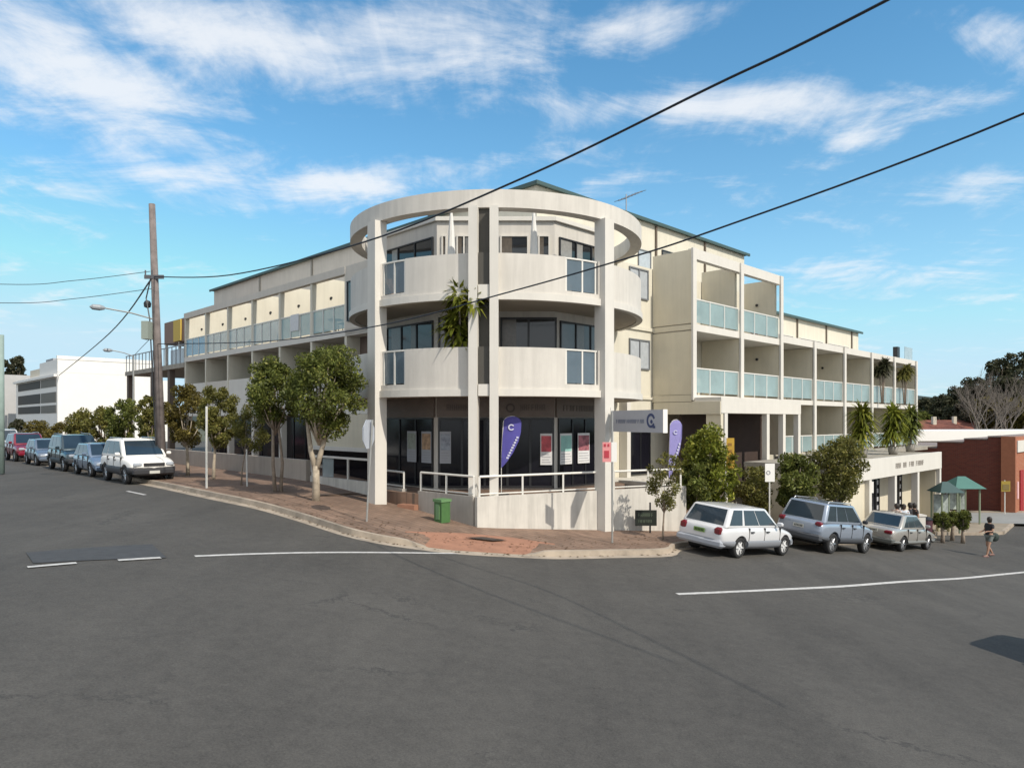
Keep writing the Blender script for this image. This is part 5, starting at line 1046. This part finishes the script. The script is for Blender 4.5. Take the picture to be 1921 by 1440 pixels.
def bevelbox(x0, x1, y0, y1, z0, z1):
    b = min(x1-x0, y1-y0, z1-z0)*.28; m = MB(); P = []
    for z, s in ((z0, b), (z0+b, 0), (z1-b, 0), (z1, b)):
        i = s; c = b*.6
        for (x, y) in ((x0+i+c, y0+i), (x1-i-c, y0+i), (x1-i, y0+i+c), (x1-i, y1-i-c), (x1-i-c, y1-i), (x0+i+c, y1-i), (x0+i, y1-i-c), (x0+i, y0+i+c)): P.append((x, y, z))
    f = [(k*8+i, k*8+(i+1) % 8, k*8+8+(i+1) % 8, k*8+8+i) for k in range(3) for i in range(8)]+[tuple(range(7, -1, -1)), tuple(range(24, 32))]; return m.add(P, f)
def wagon(c):
    return dict(w=1.72, r=.31, H=1.47, belt=.93, cab=(-2.06, .98, -1.70, .22), tuck=.77, win=[(.045, .28, .02, .01), (.325, .60, 0, .0), (.615, .94, 0, -.045)],
        st=[(-2.2, .80, .86, .42), (-2.15, .93, .95, .30), (-1.4, .95, 1.0, .24), (0, .93, 1.0, .22), (.9, .92, 1.0, .22), (1.15, .88, .99, .24), (1.80, .74, .93, .26), (1.97, .64, .80, .34)],
        tail=(-.03, .16, .62, .93, .66, .90), head=(.16, .01, .52, .88, .50, .64), grille=(.45, .02, .50, .60), bz=(.27, .50), bm=c, rpz=.67, seams=(-.88, -.02, .88), handles=(-.72, .14), rails=False)
def sedan():
    return dict(w=1.74, r=.31, H=1.43, belt=.93, cab=(-1.62, 1.05, -1.02, .25), tuck=.76, win=[(.10, .275, .07, .0), (.29, .57, 0, .0), (.585, .925, 0, -.05)],
        st=[(-2.28, .76, .86, .42), (-2.22, .92, .94, .30), (-1.55, .97, .99, .24), (-.3, .93, 1.0, .22), (.95, .92, 1.0, .22), (1.2, .87, .99, .24), (2.05, .74, .94, .26), (2.25, .64, .85, .34)],
        tail=(-.03, .14, .55, .93, .68, .84), head=(.16, .01, .50, .88, .52, .65), grille=(.42, .02, .50, .60), bz=(.27, .50), bm=None, rpz=.72, seams=(-.98, -.02, .92), handles=(-.72, .16))
def suv(tall=1.70):
    return dict(w=1.82, r=.36, H=tall, belt=1.08, cab=(-2.05, 1.02, -1.74, .28), tuck=.78, win=[(.05, .28, .02, .01), (.305, .58, 0, .0), (.595, .93, 0, -.05)],
        st=[(-2.2, .95, .88, .52), (-2.15, 1.08, .95, .40), (-1.4, 1.1, 1.0, .33), (0, 1.08, 1.0, .30), (.9, 1.06, 1.0, .30), (1.2, 1.02, .99, .32), (1.86, .93, .94, .36), (2.04, .78, .82, .46)],
        tail=(-.03, .16, .68, .95, .92, 1.08), head=(.18, .01, .50, .90, .70, .86), grille=(.45, .02, .62, .80), bz=(.36, .62), bm=blackp, rpz=.72, seams=(-.92, -.03, .88), handles=(-.74, .14), rails=True)
def hatch():
    s = wagon(None); s.update(H=1.46, cab=(-1.78, 1.05, -1.45, .25), w=1.68, st=[(-1.92, .80, .86, .42), (-1.87, .93, .95, .30), (-1.2, .95, 1.0, .24), (0, .93, 1.0, .22), (.9, .92, 1.0, .22), (1.15, .88, .99, .24), (1.75, .76, .94, .26), (1.92, .64, .85, .34)], seams=(-.7, .1, .95), handles=(-.5, .28)); return s
def right_car(xr, k_s, wbase):                            # near side rear wheel seen at column xr; returns axle centres
    d = KD; n = np.array([-d[1], d[0]]); p = G(xr, 1046.5); pc = p+n*.80; return pc+d*wbase, pc
GRc = 'cars parked along the right kerb'; GLc = 'cars parked along the left kerb'
S = wagon(paint('white car paint', (.66, .66, .67))); S['clad'] = (.54, mat('wagon grey trim', (.22, .23, .25), .5)); S['bm'] = mat('wagon bumper', (.36, .38, .42), .5); S['rplate'] = plate_g; S['rim'] = hub
f_, r_ = right_car(1384, 0, 2.55); car('white estate car seen from behind with green rear plate and grey bumpers', 'car', 'parked_car', f_, r_, S, paint('white car paint', (.66, .66, .67)), GRc)
S = suv(1.72); S['clad'] = (.60, mat('suv grey trim', (.06, .065, .075), .6)); S['rpz'] = .78; S['mirror'] = blackp; cs = paint('silver blue paint', (.32, .37, .45), .35); S['bm'] = mat('suv bumper', (.07, .075, .085), .6)
d = KD; n = np.array([-d[1], d[0]])
pw = G(1384, 1046.5)
def along(px_):                                           # point on the wheel line of the first car under column px_
    k = (px_-960)/F; s = (k*pw[1]-pw[0])/(d[0]-k*d[1]); return pw+d*s
p = along(1557)+n*.83; car('silver blue off-roader parked between the white estate car and the warm silver sedan', 'car', 'parked_car', p+d*2.66, p, S, cs, GRc)
S = sedan(); S['H'] = 1.46; cg_ = paint('warm silver paint', (.42, .40, .37), .35); S['bm'] = mat('sedan dark bumper', (.10, .105, .10), .5); S['clad'] = (.44, mat('sedan trim', (.17, .17, .16), .5))
p = along(1691)+n*.80; car('warm silver sedan with dark bumper at the front of the right hand row', 'car', 'parked_car', p+d*2.62, p, S, cg_, GRc)
# left row: facing the crossing
LA = G(235, 908); dl_ = -L; nl = np.array([dl_[1], -dl_[0]])*-1
def lrow(px_):
    k = (px_-960)/F; s = (k*LA[1]-LA[0])/(L[0]-k*L[1]); return LA+L*s
def lcar(label, px_, wbase, S, col, off=.8):
    p = lrow(px_)+R*off; car(label, 'car', 'parked_car', p, p+L*wbase, S, col, GLc)
S = suv(1.74); S['clad'] = (.70, mat('wagon grey dark trim', (.05, .05, .055), .6)); S['railm'] = alloy; S['grille'] = (.42, .02, .72, .84)
lcar('white off-road car with dark lower cladding at the front of the left hand row', 235, 2.6, S, paint('bright white paint', (.70, .71, .72)), .83)
S = hatch(); S['bm'] = paint('blue grey paint', (.19, .25, .34), .3); lcar('low silver blue hatchback parked just behind the white off-roader', 168, 2.45, S, paint('blue grey paint', (.19, .25, .34), .3))
S = suv(1.78); S['clad'] = (.66, mat('dark trim', (.035, .04, .045), .6)); lcar('dark teal off-road car in the middle of the left hand row', 118, 2.7, S, paint('dark teal paint', (.04, .065, .08), .3), .85)
S = hatch(); S['bm'] = paint('mid grey blue paint', (.17, .21, .27), .3); lcar('grey blue hatchback parked between the dark teal and the red cars', 66, 2.45, S, paint('mid grey blue paint', (.17, .21, .27), .3))
S = suv(1.72); S['bm'] = paint('red car paint', (.20, .012, .028)); lcar('dark red people carrier second from the left end of the row', 27, 2.6, S, paint('red car paint', (.20, .012, .028)), .84)
S = suv(1.9); S['bm'] = paint('pale van paint', (.55, .54, .54)); lcar('pale van mostly cut off at the left edge behind the red car', -14, 2.6, S, paint('pale van paint', (.55, .54, .54)), .84)

S = suv(2.25); S['bm'] = paint('dark blue paint', (.03, .05, .09)); car('dark blue off-road car parked just beyond the right edge, only its shadow in view', 'car', 'parked_car', (12.91, 13.55), (10.92, 11.88), S, paint('dark blue paint', (.03, .05, .09)), None)
# ---------------------------------------------------------------- people
skin = mat('skin', (.38, .22, .15), .6, .05, 8); hair_m = mat('dark hair', (.02, .015, .012), .6)
def skinned(nm, J, E, mt, parent, sub=2):                 # J: name -> (x, y, z, radius)
    keys = list(J); me = bpy.data.meshes.new(nm); me.from_pydata([J[k][:3] for k in keys], [(keys.index(a), keys.index(b)) for a, b in E], [])
    o = bpy.data.objects.new(nm, me); C.objects.link(o); o.parent = parent; sk = o.modifiers.new('k', 'SKIN'); 
    for i, k in enumerate(keys): me.skin_vertices[0].data[i].radius = (J[k][3], J[k][4] if len(J[k]) > 4 else J[k][3]) if me.skin_vertices else (.05, .05)
    if me.skin_vertices: me.skin_vertices[0].data[0].use_root = True
    s = o.modifiers.new('s', 'SUBSURF'); s.levels = sub; s.render_levels = sub; bpy.context.view_layer.update(); apply_(o); o.data.materials.clear(); o.data.materials.append(mt)
    for p in o.data.polygons: p.use_smooth = True
    return o
def person(label, x, y, z, face, pose, top, low, bare_legs=True, bag=False, hgt=1.7, hair_long=True, group=None):
    Mx = Matrix.Translation((x, y, z)) @ Matrix.Rotation(face, 4, 'Z') @ Matrix.Scale(hgt/1.7, 4)   # local +x is ahead
    t = thing('person', label, 'person', mtx=Mx, group=group)
    J = dict(pelvis=(0, 0, .93, .13, .10), waist=(0, 0, 1.08, .12, .09), chest=(.01, 0, 1.28, .15, .10), neck0=(0, 0, 1.43, .065), neck=(.01, 0, 1.49, .05), head=(.03, 0, 1.58, .085, .075), crown=(.02, 0, 1.66, .07, .065))
    for s, k in ((1, 'l'), (-1, 'r')):
        st, ar = pose['leg_'+k], pose['arm_'+k]
        J['hip_'+k] = (0, .09*s, .88, .085); J['knee_'+k] = (st[0], .10*s, .49, .058); J['calf_'+k] = ((st[0]*.6+st[1]*.4)-.01, .10*s, .33, .052); J['ankle_'+k] = (st[1], .10*s, st[2]+.08, .035); J['toe_'+k] = (st[1]+.16, .11*s, st[2]+.03, .035, .025)
        J['sho_'+k] = (0, .18*s, 1.38, .055); J['elb_'+k] = (ar[0], .23*s, ar[1], .038); J['wri_'+k] = (ar[2], ar[4]*s, ar[3], .026); J['palm_'+k] = (ar[2]+.06, (ar[4]-.01)*s, ar[3]-.02, .034, .018)
        for q in range(4): J[f'fb{q}_{k}'] = (ar[2]+.10, (ar[4]+.015-.016*q)*s, ar[3]-.03, .009); J[f'ft{q}_{k}'] = (ar[2]+.145-.008*abs(q-1.5), (ar[4]+.02-.019*q)*s, ar[3]-.055, .008)
        J['th_'+k] = (ar[2]+.085, (ar[4]-.05)*s, ar[3]+.0, .009)
    E = [('pelvis', 'waist'), ('waist', 'chest'), ('chest', 'neck0'), ('neck0', 'neck'), ('neck', 'head'), ('head', 'crown')]
    for k in 'lr':
        E += [('pelvis', 'hip_'+k), ('hip_'+k, 'knee_'+k), ('knee_'+k, 'calf_'+k), ('calf_'+k, 'ankle_'+k), ('ankle_'+k, 'toe_'+k), ('chest', 'sho_'+k), ('sho_'+k, 'elb_'+k), ('elb_'+k, 'wri_'+k), ('wri_'+k, 'palm_'+k), ('palm_'+k, 'th_'+k)]
        for q in range(4): E += [('palm_'+k, f'fb{q}_{k}'), (f'fb{q}_{k}', f'ft{q}_{k}')]
    skinned('body', J, E, skin, t, 1)
    g = lambda k, e=.014: tuple(J[k][:3])+tuple(v+e for v in J[k][3:])
    Jt = {k: g(k) for k in ('waist', 'pelvis', 'chest', 'neck0', 'sho_l', 'sho_r')}
    for k in 'lr': a, b = J['sho_'+k], J['elb_'+k]; Jt['se_'+k] = tuple(a[i]*.35+b[i]*.65 for i in range(3))+(.056,)
    skinned('shirt', Jt, [('waist', 'pelvis'), ('waist', 'chest'), ('chest', 'neck0'), ('chest', 'sho_l'), ('chest', 'sho_r'), ('sho_l', 'se_l'), ('sho_r', 'se_r')], top, t)
    Jl = {'pelvis': g('pelvis', .018)}
    for k in 'lr':
        Jl['hip_'+k] = g('hip_'+k, .022); a, b = J['hip_'+k], J['knee_'+k]
        if bare_legs: Jl['mid_'+k] = tuple(a[i]*.35+b[i]*.65 for i in range(3))+(.085,)
        else: Jl['mid_'+k] = g('knee_'+k, .02); Jl['low_'+k] = g('ankle_'+k, .025)
    El = [('pelvis', 'hip_l'), ('pelvis', 'hip_r'), ('hip_l', 'mid_l'), ('hip_r', 'mid_r')]+([] if bare_legs else [('mid_l', 'low_l'), ('mid_r', 'low_r')])
    skinned('shorts' if bare_legs else 'trousers', Jl, El, low, t)
    obj('hair', MBo(MB().disc_lathe([(.03, -.16 if hair_long else -.02), (.075, -.1 if hair_long else -.01), (.10, .0), (.10, .06), (.075, .12), (.01, .145)], (.0, 0, 1.585), (0.06, 0, 1), 14)), hair_m, t, True)
    m = MB().disc_lathe([(.001, .03), (.014, .01), (.016, 0)], (.105, 0, 1.56), (1, 0, -.2), 8)
    for s in (-1, 1): m.disc_lathe([(.001, .008), (.011, .004), (.012, 0)], (.10, .032*s, 1.595), (1, 0, 0), 8); 
    obj('face', MBo(m), mat('face features', (.22, .11, .08), .6), t); 
    for s in (-1, 1): o = st = pose['leg_'+('l' if s > 0 else 'r')]; obj('shoe', MBo(bevelbox(st[1]-.07, st[1]+.19, .10*s-.045, .10*s+.045, st[2], st[2]+.075)), mat('shoe', (.18, .10, .09), .7), t)
    return t, Mx
walk = dict(leg_l=(.14, .22, 0), leg_r=(.02, -.24, .03), arm_l=(.06, 1.13, .26, 1.12, .17), arm_r=(.03, 1.12, .24, 1.08, .16))
Y = 30.0; X = at(1856, Y)
person('person in black top and grey shorts walking left across the road, arms bent forward', X, Y, h(X), rad(188), walk, mat('black top', (.02, .02, .025), .8), mat('grey shorts', (.16, .18, .17), .8), hgt=1.68)
t = thing('shoulder_bag', 'large dark green bag hanging behind the walking person', 'bag', (X+.20, Y-.02, h(X)+.72))
obj('bag_body', MBo(MB().disc_lathe([(.02, -.07), (.15, -.06), (.19, 0), (.15, .06), (.02, .07)], (0, 0, .12), (0.1, 1, 0), 14)), mat('dark green bag', (.03, .045, .04), .8), t, True)
obj('strap', MBo(MB().path([(-.06, .0, .28), (-.14, .0, .50), (-.2, .04, .66)], .015)), mat('bag strap', (.02, .02, .02), .8), t)
stand = dict(leg_l=(.02, 0, 0), leg_r=(.03, .02, 0), arm_l=(-.02, 1.1, .1, .88, .26), arm_r=(.0, 1.1, .16, .98, .24))
for i, (px_, Y, fc, tp, lw_, hg, d_) in enumerate([(1682, 30.6, 200, (.55, .46, .42), (.05, .05, .07), 1.66, 'person in a pale pink top standing behind the silver sedan'), (1695, 31.4, 250, (.60, .64, .70), (.06, .07, .10), 1.62, 'person in a pale blue top standing behind the sedan'), (1707, 31.8, 150, (.03, .03, .035), (.03, .03, .04), 1.70, 'person dressed in black in the group behind the sedan'), (1715, 32.6, 190, (.05, .04, .04), (.12, .10, .08), 1.66, 'dark haired person at the right of the group, behind the one in black')]):
    X = at(px_, Y); person(d_, X, Y, h(X)+KH, rad(fc), stand, mat('top %d' % i, tp, .8), mat('trousers %d' % i, lw_, .8), bare_legs=False, hgt=hg, group='people standing outside the shops')
t = thing('white_planter', 'pale square pillar planter beside the group of people', 'planter', (at(1722, 33.2), 33.2, h(19)+KH)); obj('box', MBo(MB().box(-.22, .22, -.22, .22, 0, 1.05)), offw, t); obj('rim', MBo(MB().box(-.26, .26, -.26, .26, 1.051, 1.12)), offw, t)
t = thing('dark_bin', 'small dark maroon bin between the pale pillar and the clipped shrubs', 'bin', (at(1739, 33.6), 33.6, h(19.6)+KH)); obj('bin_body', MBo(MB().disc_lathe([(.01, 0), (.2, 0), (.23, .85), (.01, .86)], (0, 0, 0), (0, 0, 1), 14)), mat('maroon bin', (.08, .03, .04), .6), t); obj('lid', MBo(MB().disc_lathe([(.25, .86), (.25, .9), (.12, 1.0), (.01, 1.02)], (0, 0, 0), (0, 0, 1), 14)), dark_fr, t)
